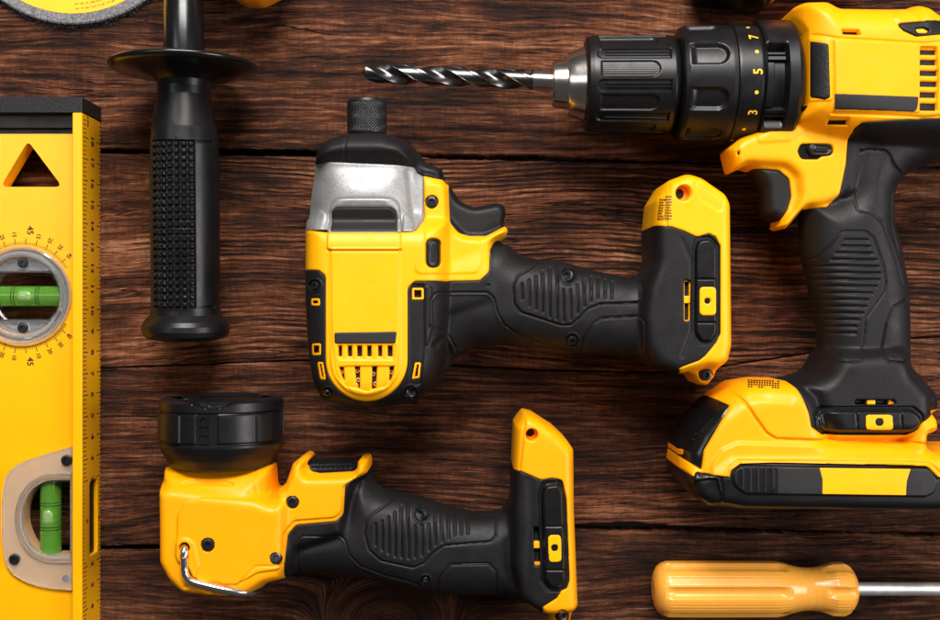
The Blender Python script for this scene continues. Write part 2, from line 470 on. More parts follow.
def lathe(name, O, A, prof, mat, parent, nth=96, feat=None, step=None, N=(0, 0, 1), angle=40, cap=True, label=None, twist=0):
    """surface of revolution round axis A (mm) with an optional relief feat(u, theta, r)"""
    A = Vector(A).normalized(); N = Vector(N); N = (N - A * N.dot(A)).normalized(); Bv = A.cross(N)
    us, rs = [], []
    for i in range(len(prof) - 1):
        (u0, r0), (u1, r1) = prof[i][:2], prof[i + 1][:2]
        m = max(1, int(abs(u1 - u0) / step)) if step else 1
        for j in range(m): us.append(u0 + (u1 - u0) * j / m); rs.append(r0 + (r1 - r0) * j / m)
    us.append(prof[-1][0]); rs.append(prof[-1][1])
    us, rs = np.array(us), np.array(rs)
    th = np.arange(nth) * 2 * math.pi / nth
    U, TH = np.meshgrid(us, th, indexing='ij'); RR = np.repeat(rs[:, None], nth, 1)
    if feat is not None: RR = feat(U, TH, RR)
    A_, N_, B_, O_ = (np.array(q) for q in (A, N, Bv, Vector(O)))
    P = O_ + U[..., None] * A_ + (RR * np.cos(TH))[..., None] * N_ + (RR * np.sin(TH))[..., None] * B_
    V = P.reshape(-1, 3); nu = len(us)
    i, j = np.meshgrid(np.arange(nu - 1), np.arange(nth), indexing='ij'); j2 = (j + 1) % nth
    F = np.stack([i * nth + j, i * nth + j2, (i + 1) * nth + j2, (i + 1) * nth + j], -1).reshape(-1, 4)
    F = F[:, ::-1]
    faces = F
    if cap:
        c0, c1 = len(V), len(V) + 1
        V = np.vstack([V, O_ + us[0] * A_, O_ + us[-1] * A_])
        jj = np.arange(nth); jn = (jj + 1) % nth
        # fan as degenerate-free triangles -> use lists
        tri = [(int(a), c0, int(b), ) for a, b in zip(jj, jn)] + [((nu - 1) * nth + int(b), c1, (nu - 1) * nth + int(a)) for a, b in zip(jj, jn)]
        faces = [tuple(int(q) for q in f) for f in F] + [(t[0], t[2], t[1]) if False else t for t in tri]
    o = mesh_np(name, V, faces, mat, parent, angle=angle, label=label)
    bm = bmesh.new(); bm.from_mesh(o.data); bmesh.ops.recalc_face_normals(bm, faces=bm.faces); bm.to_mesh(o.data); bm.free()
    return o

def prism(bm, loops, frame, d0, d1):
    """extrude 2D loops (first outer, rest holes) along frame z; frame=(O,X,Y,Z) in mm"""
    O, Xa, Ya, Za = (Vector(q) for q in frame)
    loops = [[Vector((p[0], p[1], 0)) for p in L] for L in loops]
    flat = [p for L in loops for p in L]
    tris = tessellate_polygon(loops)
    vs = [[bm.verts.new(O + Xa * p.x + Ya * p.y + Za * d) for p in flat] for d in (d0, d1)]
    for t in tris:
        for g, side in enumerate(vs):
            try: bm.faces.new([side[i] for i in (t if g else t[::-1])])
            except ValueError: pass
    o = 0
    for L in loops:
        n = len(L)
        for i in range(n):
            a, b = o + i, o + (i + 1) % n
            bm.faces.new([vs[0][a], vs[0][b], vs[1][b], vs[1][a]])
        o += n
    bmesh.ops.dissolve_limit(bm, angle_limit=0.01, verts=bm.verts, edges=bm.edges)

XY = ((0, 0, 0), (1, 0, 0), (0, 1, 0), (0, 0, 1))
def plate(name, loops, z0, z1, mat, parent, bevel=0.3, **kw):
    bm = bmesh.new(); prism(bm, loops, XY, z0, z1)
    return bm_obj(name, bm, mat, parent, bevel=bevel, **kw)

def box(bm, x0, x1, y0, y1, z0, z1):
    prism(bm, [[(x0, y0), (x1, y0), (x1, y1), (x0, y1)]], XY, z0, z1)

def tube(name, pts, r, mat, parent, n=16, closed=False, label=None):
    """round wire through 3D points (mm)"""
    pts = [Vector(p) for p in pts]; V = []; Fc = []
    up = Vector((0, 0, 1))
    for i, p in enumerate(pts):
        t = (pts[min(i + 1, len(pts) - 1)] - pts[max(i - 1, 0)]).normalized()
        if abs(t.dot(up)) > 0.95: up = Vector((0, 1, 0))
        a = t.cross(up).normalized(); b = t.cross(a).normalized()
        rr = r if not callable(r) else r(i / (len(pts) - 1))
        for j in range(n):
            q = 2 * math.pi * j / n; V.append(p + (a * math.cos(q) + b * math.sin(q)) * rr)
    for i in range(len(pts) - 1):
        for j in range(n):
            k2 = (j + 1) % n; Fc.append((i * n + j, i * n + k2, (i + 1) * n + k2, (i + 1) * n + j))
    Fc.append(tuple(range(n))[::-1]); Fc.append(tuple((len(pts) - 1) * n + j for j in range(n)))
    o = mesh_np(name, [tuple(v) for v in V], Fc, mat, parent, angle=50, label=label)
    bm = bmesh.new(); bm.from_mesh(o.data); bmesh.ops.recalc_face_normals(bm, faces=bm.faces); bm.to_mesh(o.data); bm.free()
    return o

def smooth3(pts, n=8):
    out = []
    P = [Vector(p) for p in pts]
    for i in range(len(P) - 1):
        a, b, c, d = P[max(i - 1, 0)], P[i], P[i + 1], P[min(i + 2, len(P) - 1)]
        for j in range(n):
            t = j / n
            out.append(0.5 * ((2 * b) + (c - a) * t + (2 * a - 5 * b + 4 * c - d) * t * t + (3 * b - a - 3 * c + d) * t ** 3))
    out.append(P[-1]); return out

def glyph_verts(txt, size):
    cu = bpy.data.curves.new('t', 'FONT'); cu.body = txt; cu.size = size; cu.align_x = 'CENTER'; cu.align_y = 'CENTER'
    cu.resolution_u = 3
    ob = bpy.data.objects.new('t', cu); COL.objects.link(ob)
    dg = bpy.context.evaluated_depsgraph_get(); dg.update()
    me = bpy.data.meshes.new_from_object(ob.evaluated_get(dg))
    V = [tuple(v.co) for v in me.vertices]; F = [tuple(p.vertices) for p in me.polygons]
    bpy.data.objects.remove(ob); bpy.data.curves.remove(cu); bpy.data.meshes.remove(me)
    return V, F
GL = {}
def add_text(acc, txt, size, fn, weight=0.0):
    """append glyph geometry mapped through fn(u, v) -> xyz (mm); acc=(verts, faces)"""
    if (txt, size) not in GL: GL[(txt, size)] = glyph_verts(txt, size)
    V, F = GL[(txt, size)]
    offs = [(0, 0)] if not weight else [(-weight, 0), (weight, 0), (0, weight), (0, -weight)]
    for q, (ox, oy) in enumerate(offs):
        b = len(acc[0]); acc[0].extend(fn(v[0] + ox, v[1] + oy, q * 0.004) for v in V)
        acc[1].extend(tuple(b + i for i in f) for f in F)
def add_quad(acc, pts):
    b = len(acc[0]); acc[0].extend(pts); acc[1].append(tuple(range(b, b + len(pts))))

# ------------------------------------------------------------------ tabletop
def lerp_line(pts, x):
    if x <= pts[0][0]: return pts[0][1]
    for a, b in zip(pts, pts[1:]):
        if x <= b[0]: return a[1] + (b[1] - a[1]) * (x - a[0]) / (b[0] - a[0])
    return pts[-1][1]
G1 = [(-300, 150), (100, 151), (220, 152), (300, 153), (470, 157), (600, 160), (700, 163), (940, 168), (1300, 170)]
G2 = [(-300, 374), (105, 368), (200, 364.5), (300, 360.5), (420, 364), (560, 371), (680, 373), (800, 355), (905, 339), (940, 337), (1300, 335)]
G3 = [(-300, 553), (160, 548), (400, 536), (580, 527), (640, 527.5), (760, 531), (940, 535), (1300, 540)]
GW = [2.9, 0.8, 2.9]
table = bpy.data.objects.new('wooden_tabletop', None); COL.objects.link(table)
table['kind'] = 'structure'; table['label'] = 'dark weathered brown wooden plank surface under all the tools'; table['category'] = 'tabletop'
def edge_y(G, gi, x, side):
    yy = (310 - lerp_line(G, x / S + 470)) * S
    wv = GW[gi] * (0.75 + 0.75 * noise.noise(Vector((x * 0.014, gi * 7.1, 0.3))))
    if gi == 2: wv *= 0.8 + 0.9 * math.exp(-((x / S + 470 - 625) / 35) ** 2)
    wv = max(wv, 0.35)
    j = 0.55 * noise.noise(Vector((x * 0.09, gi * 3 + side, 1.7))) + 0.35 * noise.noise(Vector((x * 0.35, gi * 5 + side, 4.7))) + 0.15 * noise.noise(Vector((x * 1.3, gi + side, 2)))
    return yy + side * wv * 0.5 + j * (0.5 if gi == 1 else 1.0)
X0, X1 = -420.0, 420.0; NX = 1300
bounds = [(None, 0), (0, 1), (1, 2), (2, None)]
Gs = [G1, G2, G3]
for pi, (ga, gb) in enumerate(bounds):
    top = (lambda x: 330.0) if ga is None else (lambda x, g=ga: edge_y(Gs[g], g, x, -1))
    bot = (lambda x: -330.0) if gb is None else (lambda x, g=gb: edge_y(Gs[g], g, x, 1))
    offs = [0, 0.25, 0.7, 1.6, 3.0, 6.0]; drop = [1.8, 0.7, 0.28, 0.08, 0.02, 0]
    V = []; rows = None
    for i in range(NX + 1):
        x = X0 + (X1 - X0) * i / NX; t, b = top(x), bot(x)
        col = [(x, t, -14.0)]
        for o_, d_ in zip(offs, drop):
            rg = 1 + 0.7 * noise.noise(Vector((x * 0.2, pi * 3.0, o_)))
            col.append((x, t - o_, -d_ * rg if ga is not None else 0))
        for s_ in range(1, 5): col.append((x, t - 6 + (b - t + 12) * s_ / 5, 0))
        for o_, d_ in reversed(list(zip(offs, drop))):
            rg = 1 + 0.7 * noise.noise(Vector((x * 0.2, pi * 3.0 + 9, o_)))
            col.append((x, b + o_, -d_ * rg if gb is not None else 0))
        col.append((x, b, -14.0)); V += col; rows = len(col)
    F = []
    ii, jj = np.meshgrid(np.arange(NX), np.arange(rows - 1), indexing='ij')
    a = (ii * rows + jj).ravel()
    F = np.stack([a, a + 1, a + 1 + rows, a + rows], 1)
    mesh_np('plank', V, F, wood_mat(1.7 + pi * 4.3, [0.84, 0.96, 0.80, 0.62][pi]), table, angle=70)
bm = bmesh.new(); box(bm, X0, X1, -330, 330, -20, -13.5)
bm_obj('underside_board', bm, DARK, table)

# ------------------------------------------------------------------ spirit level
def build_level():
    t = thing('spirit_level', 'yellow box spirit level with clear round and D-shaped vials lying along the left edge', 'spirit level', (30, 400))
    XR = W((82, 0), 27)[0]; XI = W((72.3, 0), 27)[0]
    cx = W((22, 0), 20)[0]; XL = 2 * cx - XR; XLI = 2 * cx - XI
    yt = W((0, 112.5), 27)[1]; yb = -215.0; zt = 27.0
    # right flange with the slot through it, outline in (y, z)
    sy0, sy1 = W((0, 554.5), 13)[1], W((0, 481), 13)[1]
    slot = [(sy0, 5.2), (sy0 + 2.5, 4.6), (sy1 - 2.5, 4.6), (sy1, 5.2), (sy1, 15.5), (sy1 - 1.2, 16.3), (sy0 + 1.2, 16.3), (sy0, 15.5)]
    bm = bmesh.new(); prism(bm, [[(yb, 0.3), (yt, 0.3), (yt, zt), (yb, zt)], slot], ((XI, 0, 0), (0, 1, 0), (0, 0, 1), (1, 0, 0)), 0, XR - XI)
    fl = bm_obj('measuring_edge', bm, LEVY, t, bevel=0.45, label='orange-yellow ruler edge with black centimetre marks')
    bm = bmesh.new(); box(bm, XL, XLI, yb, yt, 0.3, zt); bm_obj('edge_flange', bm, LEVY, t, bevel=0.45)
    # web
    zw = 19.0
    def M(pts, r=0): return [W(q, zw) for q in fil(pts, r)]
    tri = M([(0.5, 187, 4), (62.5, 187, 4), (28, 141, 4)])
    c1 = W((22, 296), zw); r1 = 50 * k(zw)
    hole1 = [(c1[0] + (r1 - 1.2) * math.cos(a), c1[1] + (r1 - 1.2) * math.sin(a)) for a in [2 * math.pi * i / 72 for i in range(72)]]
    x71 = W((71.6, 0), zw)[0]
    dh = M(spl([(71.2, 480), (58, 480), (46, 481), (32, 489), (24, 502), (21.5, 518), (24, 533), (32, 547), (46, 555), (58, 556), (71.2, 556)], 8, False))
    yw = W((0, 134), zw)[1]
    web = plate('web_plate', [[(XLI, yb + 3), (XI - 0.02, yb + 3), (XI - 0.02, yw), (XLI, yw)], tri, hole1, dh], 9.0, zw, LEVY, t, bevel=0.5, seg=3)
    # end cap
    bm = bmesh.new(); y1 = W((0, 97), 27)[1]
    box(bm, XL - 0.3, XR + 0.25, yt, y1, 0.1, zt + 0.2)
    cap = bm_obj('end_cap', bm, RUB2, t, bevel=0.5)
    bm = bmesh.new(); box(bm, XLI + 0.2, XI - 0.4, yw - 1.0, yt + 0.5, 6, 18.0); box(bm, XLI + 0.2, XI - 1.5, yw + 2.5, yt + 0.3, 18.0, 21.5)
    bm_obj('cap_plug', bm, BLK, cap, bevel=0.5)
    # rule marks on the outer face
    acc = ([], []); xf = XR + 0.03
    y0 = (310 - 516) * k(1)
    def q(ya, yb_, za, zb_): add_quad(acc, [(xf, ya, za), (xf, yb_, za), (xf, yb_, zb_), (xf, ya, zb_)])
    for i in range(-52, 150):
        y = y0 + i * 2.0
        if y > yt - 1 or y < yb + 2: continue
        if i % 5 == 0: q(y - .22, y + .22, 0.8, 6.2 if not -6 <= i <= 6 else 3.5)
        else: q(y - .2, y + .2, 0.8, 3.0)
        if sy0 - 1 < y < sy1 + 1: q(y - .2, y + .2, 23.6, 25.4)
        elif i % 5 == 0: q(y - .24, y + .24, 18.8, 25.6)
        else: q(y - .22, y + .22, 21.2, 25.4)
    for c in range(-5, 22):
        y = y0 + c * 10 - 0.3
        if y > yt - 3: continue
        if c in (-1, 1, 0):
            if c == 0: add_text(acc, '0', 3.6, lambda u, v, e: (xf + e, y - u, 2.9 - v), .1)
            continue
        add_text(acc, str(abs(c)), 5.2, lambda u, v, e: (xf + e, y - u, 12.6 - v), .22)
    y = y0 + 188.0
    add_text(acc, 'cm', 4.2, lambda u, v, e: (xf + e, y - u, 18.6 - v), .15)
    add_text(acc, '0', 3.6, lambda u, v, e: (xf + e, y0 + 1 - u, 20 - v), .12)
    mesh_np('rule_marks', acc[0], acc[1], INK, fl, smooth=False)
    # dark block added in the slot, standing in for the hollow's shade
    bm = bmesh.new(); box(bm, XI + 0.2, XR - 1.7, sy0 + 0.1, sy1 - 0.1, 5.3, 15.4); bm_obj('slot_shade_fill', bm, DARK, fl)
    # protractor print round the big vial
    z = zw + 0.04
    def pol(r, a): return (c1[0] + r * math.sin(a), c1[1] + r * math.cos(a), z)
    def tick(a, ra, rb, w): add_quad(acc, [pol(ra, a - w / ra), pol(ra, a + w / ra), pol(rb, a + w / rb), pol(rb, a - w / rb)])
    rr = r1 + 0.5
    for sgn in (0, math.pi):
        acc = ([], [])
        off = R(4) if sgn == 0 else R(-4)
        for i in range(-28, 29):
            a = sgn + i * R(1.9) + off
            if pol(rr + 3, a)[0] > XI - 1.5: continue
            tick(a, rr, rr + (3.0 if i % 6 == 0 else 1.4), 0.22 if i % 6 == 0 else 0.14)
        for i in range(-4, 5):
            a = sgn + i * R(11.4) + off
            p = pol(rr + 5.1, a)
            if p[0] > XI - 2.2: continue
            txt = str(abs(i) * 10 + 5) if sgn == 0 else str(abs(i) * 10)
            if i == 0: continue
            up_ = 1 if sgn == 0 else -1
            add_text(acc, txt, 2.7, lambda u, v, e: (p[0] - u * math.sin(a) * up_ + v * math.cos(a) * up_, p[1] - u * math.cos(a) * up_ - v * math.sin(a) * up_, z + e), .09)
        a = sgn + off + (R(3.0) if sgn == 0 else R(-3.0)); p = pol(rr + 7.0, a)
        add_text(acc, '45', 4.2, lambda u, v, e: (p[0] + v, p[1] - u, z + e + .02), .1)
        if sgn:
            for i in range(38):
                a0, a1 = R(122 + i * 3), R(122 + i * 3 + 3)
                add_quad(acc, [pol(rr, a0), pol(rr, a1), pol(rr + .32, a1), pol(rr + .32, a0)])
        mesh_np('angle_scale', acc[0], acc[1], INK, web, smooth=False)
    # big round vial
    def f1(U, TH, RR):
        return RR * (1 + 0.006 * np.sin(TH * 9) )
    lathe('vial_ring', (c1[0], c1[1], 9.5), (0, 0, 1), [(0, r1 - 5.6), (0, r1 - 0.2), (8.8, r1 - 0.2), (10.1, r1), (10.9, r1 - 0.4), (11.2, r1 - 1.4), (10.2, r1 - 2.3), (10.3, r1 - 3.3), (11.4, r1 - 4.0), (11.2, r1 - 5.0), (9.6, r1 - 5.6)], FROST, t, 144, cap=False, N=(1, 0, 0))
    ri = r1 - 5.4; hb = 23.5 * k(zw)
    for sg in (1, -1):
        a0 = math.asin(hb / ri); aa = [a0 + (math.pi - 2 * a0) * i / 40 for i in range(41)]
        L = [(c1[0] + ri * math.cos(a), c1[1] + sg * ri * math.sin(a)) for a in aa]
        pl = plate('vial_mount', [L], 11, 17.2, FROST, t, bevel=0.5, seg=3)
        L2 = [(c1[0] + (ri - .3) * math.cos(a), c1[1] + sg * (ri - .3) * math.sin(a)) for a in aa]
        bm = bmesh.new()
        xx = (ri - 1) * math.cos(a0)
        box(bm, c1[0] - xx, c1[0] + xx, *sorted((c1[1] + sg * hb, c1[1] + sg * (hb + 0.9))), 17.2, 19.2)
        bm_obj('mount_lip', bm, CLEAR, pl, bevel=0.3)
        sx, sy_ = W((22.6, 263 if sg > 0 else 328), 18)
        lathe('screw_seat', (sx, sy_, 16.5), (0, 0, 1), [(0, 3.2), (1.4, 3.2), (1.8, 2.9), (1.3, 2.5), (0, 2.5)], FROST, pl, 40, cap=False, N=(1, 0, 0))
        screw_at(sx, sy_, 17.6, 2.35, t)
    lathe('inner_lens_ring', (c1[0], c1[1], 10.2), (0, 0, 1), [(0, ri * .82), (0, ri * .9), (1.6, ri * .9), (2.0, ri * .86), (1.6, ri * .82)], CLEAR, t, 96, cap=False, N=(1, 0, 0))
    # window side flats of the round vial
    for sg in (1, -1):
        xa = c1[0] + sg * 36 * k(zw); L = fil([(xa, c1[1] - 7), (xa + sg * 1.6, c1[1] - 7), (xa + sg * 5.2, c1[1] - 3), (xa + sg * 5.2, c1[1] + 3), (xa + sg * 1.6, c1[1] + 7), (xa, c1[1] + 7)], 1)
        plate('tube_holder', [L], 10, 18.2, CLEAR, t, bevel=0.4)
    def vial(cx_, cy_, z_, ax, L, r, bo):
        tb = lathe('vial_tube', (cx_ - ax[0] * L / 2, cy_ - ax[1] * L / 2, z_), ax, [(0, r - .6), (.6, r), (L - .6, r), (L, r - .6)], GREEN, t, 64, step=1.0)
        O = Vector((cx_, cy_, z_)) + Vector(ax) * bo
        lathe('bubble', O - Vector(ax) * 4.2 + Vector((0, 0, r * 0.45)), ax, [(0, .3), (.3, 1.6), (1.0, r * .56), (2.2, r * .65), (6.2, r * .65), (7.4, r * .56), (8.1, 1.6), (8.4, .3)], BUB, tb, 32)
        for u in (-6.4, -5.1, 5.1, 6.4):
            c = O + Vector(ax) * u
            lathe('gauge_line', c, ax, [(-.17, r + .04), (.17, r + .04)], INK, tb, 48, cap=False)
    vial(c1[0] - 1.5, c1[1], 13.5, (1, 0, 0), 40, 10.0 * k(14), 2.2)
    # lower D-shaped vial
    P = spl([(71.8, 446.5), (42, 455.5), (20, 463.5), (7, 475), (2, 498), (1.6, 520), (2, 542), (7, 566), (20, 579), (42, 587), (71.8, 590)], 8, False)
    inner = spl([(71.0, 480), (58, 480), (46, 481), (32, 489), (24, 502), (21.5, 518), (24, 533), (32, 547), (46, 555), (58, 556), (71.0, 556)], 8, False)
    zp = 21.0
    def Mp(pts, z=zp): return [W(q, z) for q in fil(pts, 4)]
    hs = plate('vial_housing', [Mp(P), Mp(inner)], 19.05, zp, FROST, t, bevel=0.6, seg=3)
    rim = [(70.8, 474, 0), (58, 474, 0), (44, 475, 0), (29, 484, 0), (19, 499, 0), (15.5, 518, 0), (19, 536, 0), (29, 552, 0), (44, 561, 0), (58, 562, 0), (70.8, 562, 0)]
    def inset(d, e=0.0): return spl([(70.8 - e, p[1] + math.copysign(d, 518 - p[1])) if p[0] > 70 else (p[0] + d * (43 - min(p[0], 43) ) / 27.5, p[1] + d * (518 - p[1]) / 43.0) for p in rim], 8, False)
    plate('window_rim', [Mp(inset(0)), Mp(inset(3.6, .2))], 12, 22.0, CLEAR, hs, bevel=0.45)
    plate('window_liner', [Mp(inset(4.4), 19), Mp(inset(7.6, 1.2), 19)], 10, 18.6, FROST, hs, bevel=0.4)
    v0 = W((50.5, 517.5), 14)
    vial(v0[0], v0[1], 13.5, (0, 1, 0), 37.5, 10.2 * k(14), 1.0)
    for (sx, sy_) in ((66.8, 460), (14.5, 559)):
        a, b = W((sx, sy_), 21); screw_at(a, b, zp + .1, 2.5, t)
    a, b = W((66, 578), 19.5)
    lathe('moulded_peg', (a, b, 19.1), (0, 0, 1), [(0, 1.6), (.8, 1.5), (1.0, .9)], GRIT, hs, 24, N=(1, 0, 0))
build_level()

# ------------------------------------------------------------------ side handle (lathe)
def build_side_handle():
    t = thing('side_handle', 'black screw-in side handle with disc guard and studded grip at upper left', 'tool handle', (185, 200))
    zF, zE = 33.5, 26.0
    xF, yF = W((184, 67), zF); xE, yE = W((186, 333), zE)
    A = Vector((xE - xF, yE - yF, zE - zF)); L = A.length; A.normalize()
    O = Vector((xF, yF, zF))
    prof = [(1.5, 13.5), (6, 12.4), (9, 11.8), (13, 11.9), (20, 13.2), (28, 14.6), (33, 15.1), (36, 15.4), (70, 15.6), (112, 15.6), (114, 15.8), (117, 18.5), (119, 19.6), (121.5, 19.9), (123.8, 19.2), (125.2, 17.5), (126, 14)]
    sc_ = L / 123.0
    prof = [(u * sc_, r) for u, r in prof]
    u0, u1 = 34.5 * sc_, 110.5 * sc_; pitch = 3.27
    def f(U, TH, RR):
        th = (TH + math.pi) % (2 * math.pi) - math.pi
        # studs on both flanks, smooth bands top right and bottom left
        def band(c0, c1): return (th > c0) & (th < c1)
        pu = ((U - u0) % pitch) / pitch; dth = R(12.2)
        out = RR.copy()
        for c0, n in ((R(-31), 7), (R(149), 7)):
            q = (th - c0) % (2 * math.pi); m = (q < dth * n) & (U > u0) & (U < u1)
            pv = (q % dth) / dth
            e = np.minimum(np.minimum(pu, 1 - pu), np.minimum(pv, 1 - pv)) * 2
            out = np.where(m, RR - 1.25 + 1.65 * np.clip((e - .20) / .42, 0, 1), out)
        for c0 in (R(-69), R(111)):
            q = (th - c0) % (2 * math.pi)
            m = (q < R(36)) & (U > u0) & (U < u1)
            out = np.where(m & ((q < R(2.2)) | (U < u0 + .9) | (U > u1 - .9)), RR - .7, out)
        # flats moulded into the neck
        nk = (U > 9 * sc_) & (U < 33 * sc_)
        out = out - np.where(nk, 0.25 * np.maximum(0, np.cos(TH * 4)) ** 4 * np.sin(np.clip((U - 9 * sc_) / (24 * sc_), 0, 1) * math.pi), 0)
        return out
    lathe('grip', O, A, prof, BLK, t, 560, f, step=0.25, angle=28)
    def ff(U, TH, RR): return RR
    lathe('disc_guard', O, (0, -1, 0.0), [(-1.2, 5), (-1.4, 20), (-1.6, 31.0), (-1.0, 33.0), (0.0, 33.5), (1.2, 33.0), (2.0, 31), (3.2, 22), (5.0, 15.0), (7.0, 12.3)], BLKG, t, 160, N=(0, 0, 1), angle=60)
    # shaft running out of the picture
    lathe('shaft', O, -A, [(1.0, 9.2), (26, 8.8), (26.5, 8.6), (60, 8.2), (60.5, 6), (80, 6)], BLKG, t, 96)
build_side_handle()

# ------------------------------------------------------------------ grinding disc
def build_disc():
    t = thing('grinding_disc', 'grey abrasive disc with yellow paper label cut off by the top left corner', 'abrasive disc', (73, -96))
    x, y = W((73.5, -96), 2)
    def jag(U, TH, RR): return RR + np.where(RR > 50, 0.16 * np.sin(TH * 171) * np.sin(TH * 57 + 1) + .1 * np.sin(TH * 301), 0)
    lathe('abrasive_wheel', (x, y, 0.1), (0, 0, 1), [(0, 11), (0, 58.2), (2.2, 58.3), (2.8, 57.6), (2.9, 11)], GRIT, t, 720, jag, cap=False, N=(1, 0, 0))
    lb = lathe('paper_label', (x, y, 2.95), (0, 0, 1), [(0, 13), (0, 53.3), (.12, 53.2), (.14, 13)], YINK, t, 200, cap=False, N=(1, 0, 0))
    lathe('arbor_ring', (x, y, 2.9), (0, 0, 1), [(0, 11), (0, 14), (.6, 13.8), (.6, 11)], STEEL, t, 80, cap=False, N=(1, 0, 0))
    acc = ([], [])
    for row, rr in enumerate((50.9, 48.6)):
        a = R(1.5)
        for w in ((3, 3, 3), (4, 2, 3), (3, 4), (4, 3)):
            for n in w[:3]:
                for c in range(n):
                    hgt = random.choice((.55, .55, .9, .8)); ww = .35
                    r0 = rr - .3; r1_ = rr - .3 + hgt
                    p = [(x + r_ * math.sin(a_), y - r_ * math.cos(a_), 3.12) for r_, a_ in ((r0, a), (r0, a + ww / 50), (r1_, a + ww / 50), (r1_, a))]
                    if row < 2: add_quad(acc, p)
                    a += (ww + .28) / 50
                a += .55 / 50
            a += .3 / 50
            if a > R(24): break
    mesh_np('label_print', acc[0], acc[1], INK, lb, smooth=False)
    # coarse dark grit fringe under the rim
    V = []; F = []
    for i in range(2600):
        a = random.uniform(math.pi * 1.25, math.pi * 1.85); r_ = 58.2 + abs(random.gauss(0, 1.0)); s_ = random.uniform(.2, .6)
        cx, cy, cz = x + r_ * math.cos(a), y + r_ * math.sin(a), random.uniform(.3, 2.0); b = len(V)
        for _ in range(4): V.append((cx + random.uniform(-s_, s_), cy + random.uniform(-s_, s_), cz + random.uniform(-s_, s_)))
        F += [(b, b + 1, b + 2), (b, b + 3, b + 1), (b + 1, b + 3, b + 2), (b, b + 2, b + 3)]
    g = mesh_np('grit_fringe', V, F, GRITB, t, smooth=False); g['kind'] = 'stuff'
build_disc()

# ------------------------------------------------------------------ partly seen tools at the top edge
def build_edge_tools():
    t = thing('power_tool_end', 'rounded orange-yellow tool end peeking in beside the black handle shaft at the top', 'power tool', (250, -20))
    F = Field(170, -90, 320, 20, 24, 0.6)
    F.lump([(228, -80), (292, -80), (292, -20), (283, -4), (262, 6), (243, 5), (231, -4), (226, -20)], 22, 20, 3, r=16)
    F.lump([(180, -80), (232, -80), (236, -8), (222, -1), (200, -1), (182, -10)], 17, 12, 3, r=10)
    F.done(0.8)
    ye = F.sd([(229, -120), (320, -120), (320, 40), (229, 40)], 0, plane=24, m=200)
    F.groove([(262, -80), (262, -14), (280, -2)], 1.0, .6, 10)
    F.part('shell', np.minimum(ye, F.S), ORG, t)
    F.part('rubber_grip', np.minimum(-ye, F.S), RUB, t)
    t = thing('tool_foot', 'black rubber tool foot with an orange edge poking in above the drill clutch', 'power tool', (750, -20))
    F = Field(670, -90, 880, 30, 18, 0.6)
    F.lump([(690, -80), (770, -80), (778, -20), (770, 0), (762, 11), (750, 13), (738, 11), (728, 0), (712, -3), (690, -8)], 17, 10, 4, r=9)
    F.lump([(768, -80), (860, -80), (860, -14), (780, -10), (774, 0), (766, 3)], 13, 8, 4, r=6)
    F.done(0.8)
    bl = F.sd([(600, -120), (772, -120), (776, -10), (764, 8), (760, 40), (600, 40)], 3, plane=18, m=200)
    F.part('rubber_foot', np.minimum(bl, F.S), BLK, t)
    F.part('orange_shell', np.minimum(-bl, F.S), ORG, t)
build_edge_tools()

# ------------------------------------------------------------------ screwdriver
def build_screwdriver():
    t = thing('screwdriver', 'screwdriver with amber fluted plastic handle and steel shaft at lower right', 'screwdriver', (750, 589))
    zz = 13.6; x0, y0 = W((653, 588.8), zz); x1, _ = W((855, 588.8), zz); L = x1 - x0
    P = [(0, 5), (0.6, 8), (2.0, 10.6), (4, 12.2), (6.5, 13.0), (20, 13.1), (56 / 93 * L, 13.0), (60 / 93 * L, 12.3), (64 / 93 * L, 11.0), (68 / 93 * L, 10.2), (72 / 93 * L, 10.0), (75 / 93 * L, 10.3),
         (79 / 93 * L, 11.4), (82 / 93 * L, 12.5), (87 / 93 * L, 12.6), (90 / 93 * L, 11.2), (L - .8, 8.2), (L, 6.4)]
    def f(U, TH, RR):
        a = TH * 6 + 0.5
        fl = np.clip((U - 4) / 4, 0, 1) * np.clip((62 / 93 * L - U) / 6, 0, 1) + np.clip((U - 77 / 93 * L) / 5, 0, 1) * np.clip((L - 0.5 - U) / 6, 0, 1)
        c = (0.5 + 0.5 * np.cos(a)); c2 = np.clip((c - 0.62) / 0.38, 0, 1)
        out = RR - fl * (2.1 * c2 ** 0.7)
        th = (TH * 6 / (2 * math.pi)) % 1
        ridge = np.clip(np.cos(TH * 48), 0, 1) * ((th > .25) & (th < .62))
        return out - fl * 0.12 * ridge
    lathe('handle', (x0, y0, zz), (1, 0, 0), P, SCREWH, t, 288, f, step=0.7, angle=30)
    bl = lathe('blade', (x1 - 3, y0, zz), (1, 0, 0), [(0, 3.1), (95, 3.1), (100, 3.4), (112, 2.0)], SHAFT, t, 48, step=4)
build_screwdriver()

exec_later = []
# ------------------------------------------------------------------ impact driver
def spots(F, pts, r, depth=0.9):
    for (x, y) in pts: F.panel(circ(x, y, r, 20), -depth, 0.4, 0)

def screws(F, pts, r, parent, sink=0.5, name='screw'):
    for (x, y) in pts:
        a, b, z = F.pt((x, y)); hx = F.samp(F.H, a + 1, b) - F.samp(F.H, a - 1, b); hy = F.samp(F.H, a, b + 1) - F.samp(F.H, a, b - 1)
        tx, ty = math.atan(hy / 2), -math.atan(hx / 2)
        screw_at(a, b, z - sink, r * k(z), parent, name, (max(-.6, min(.6, tx)), max(-.6, min(.6, ty))))

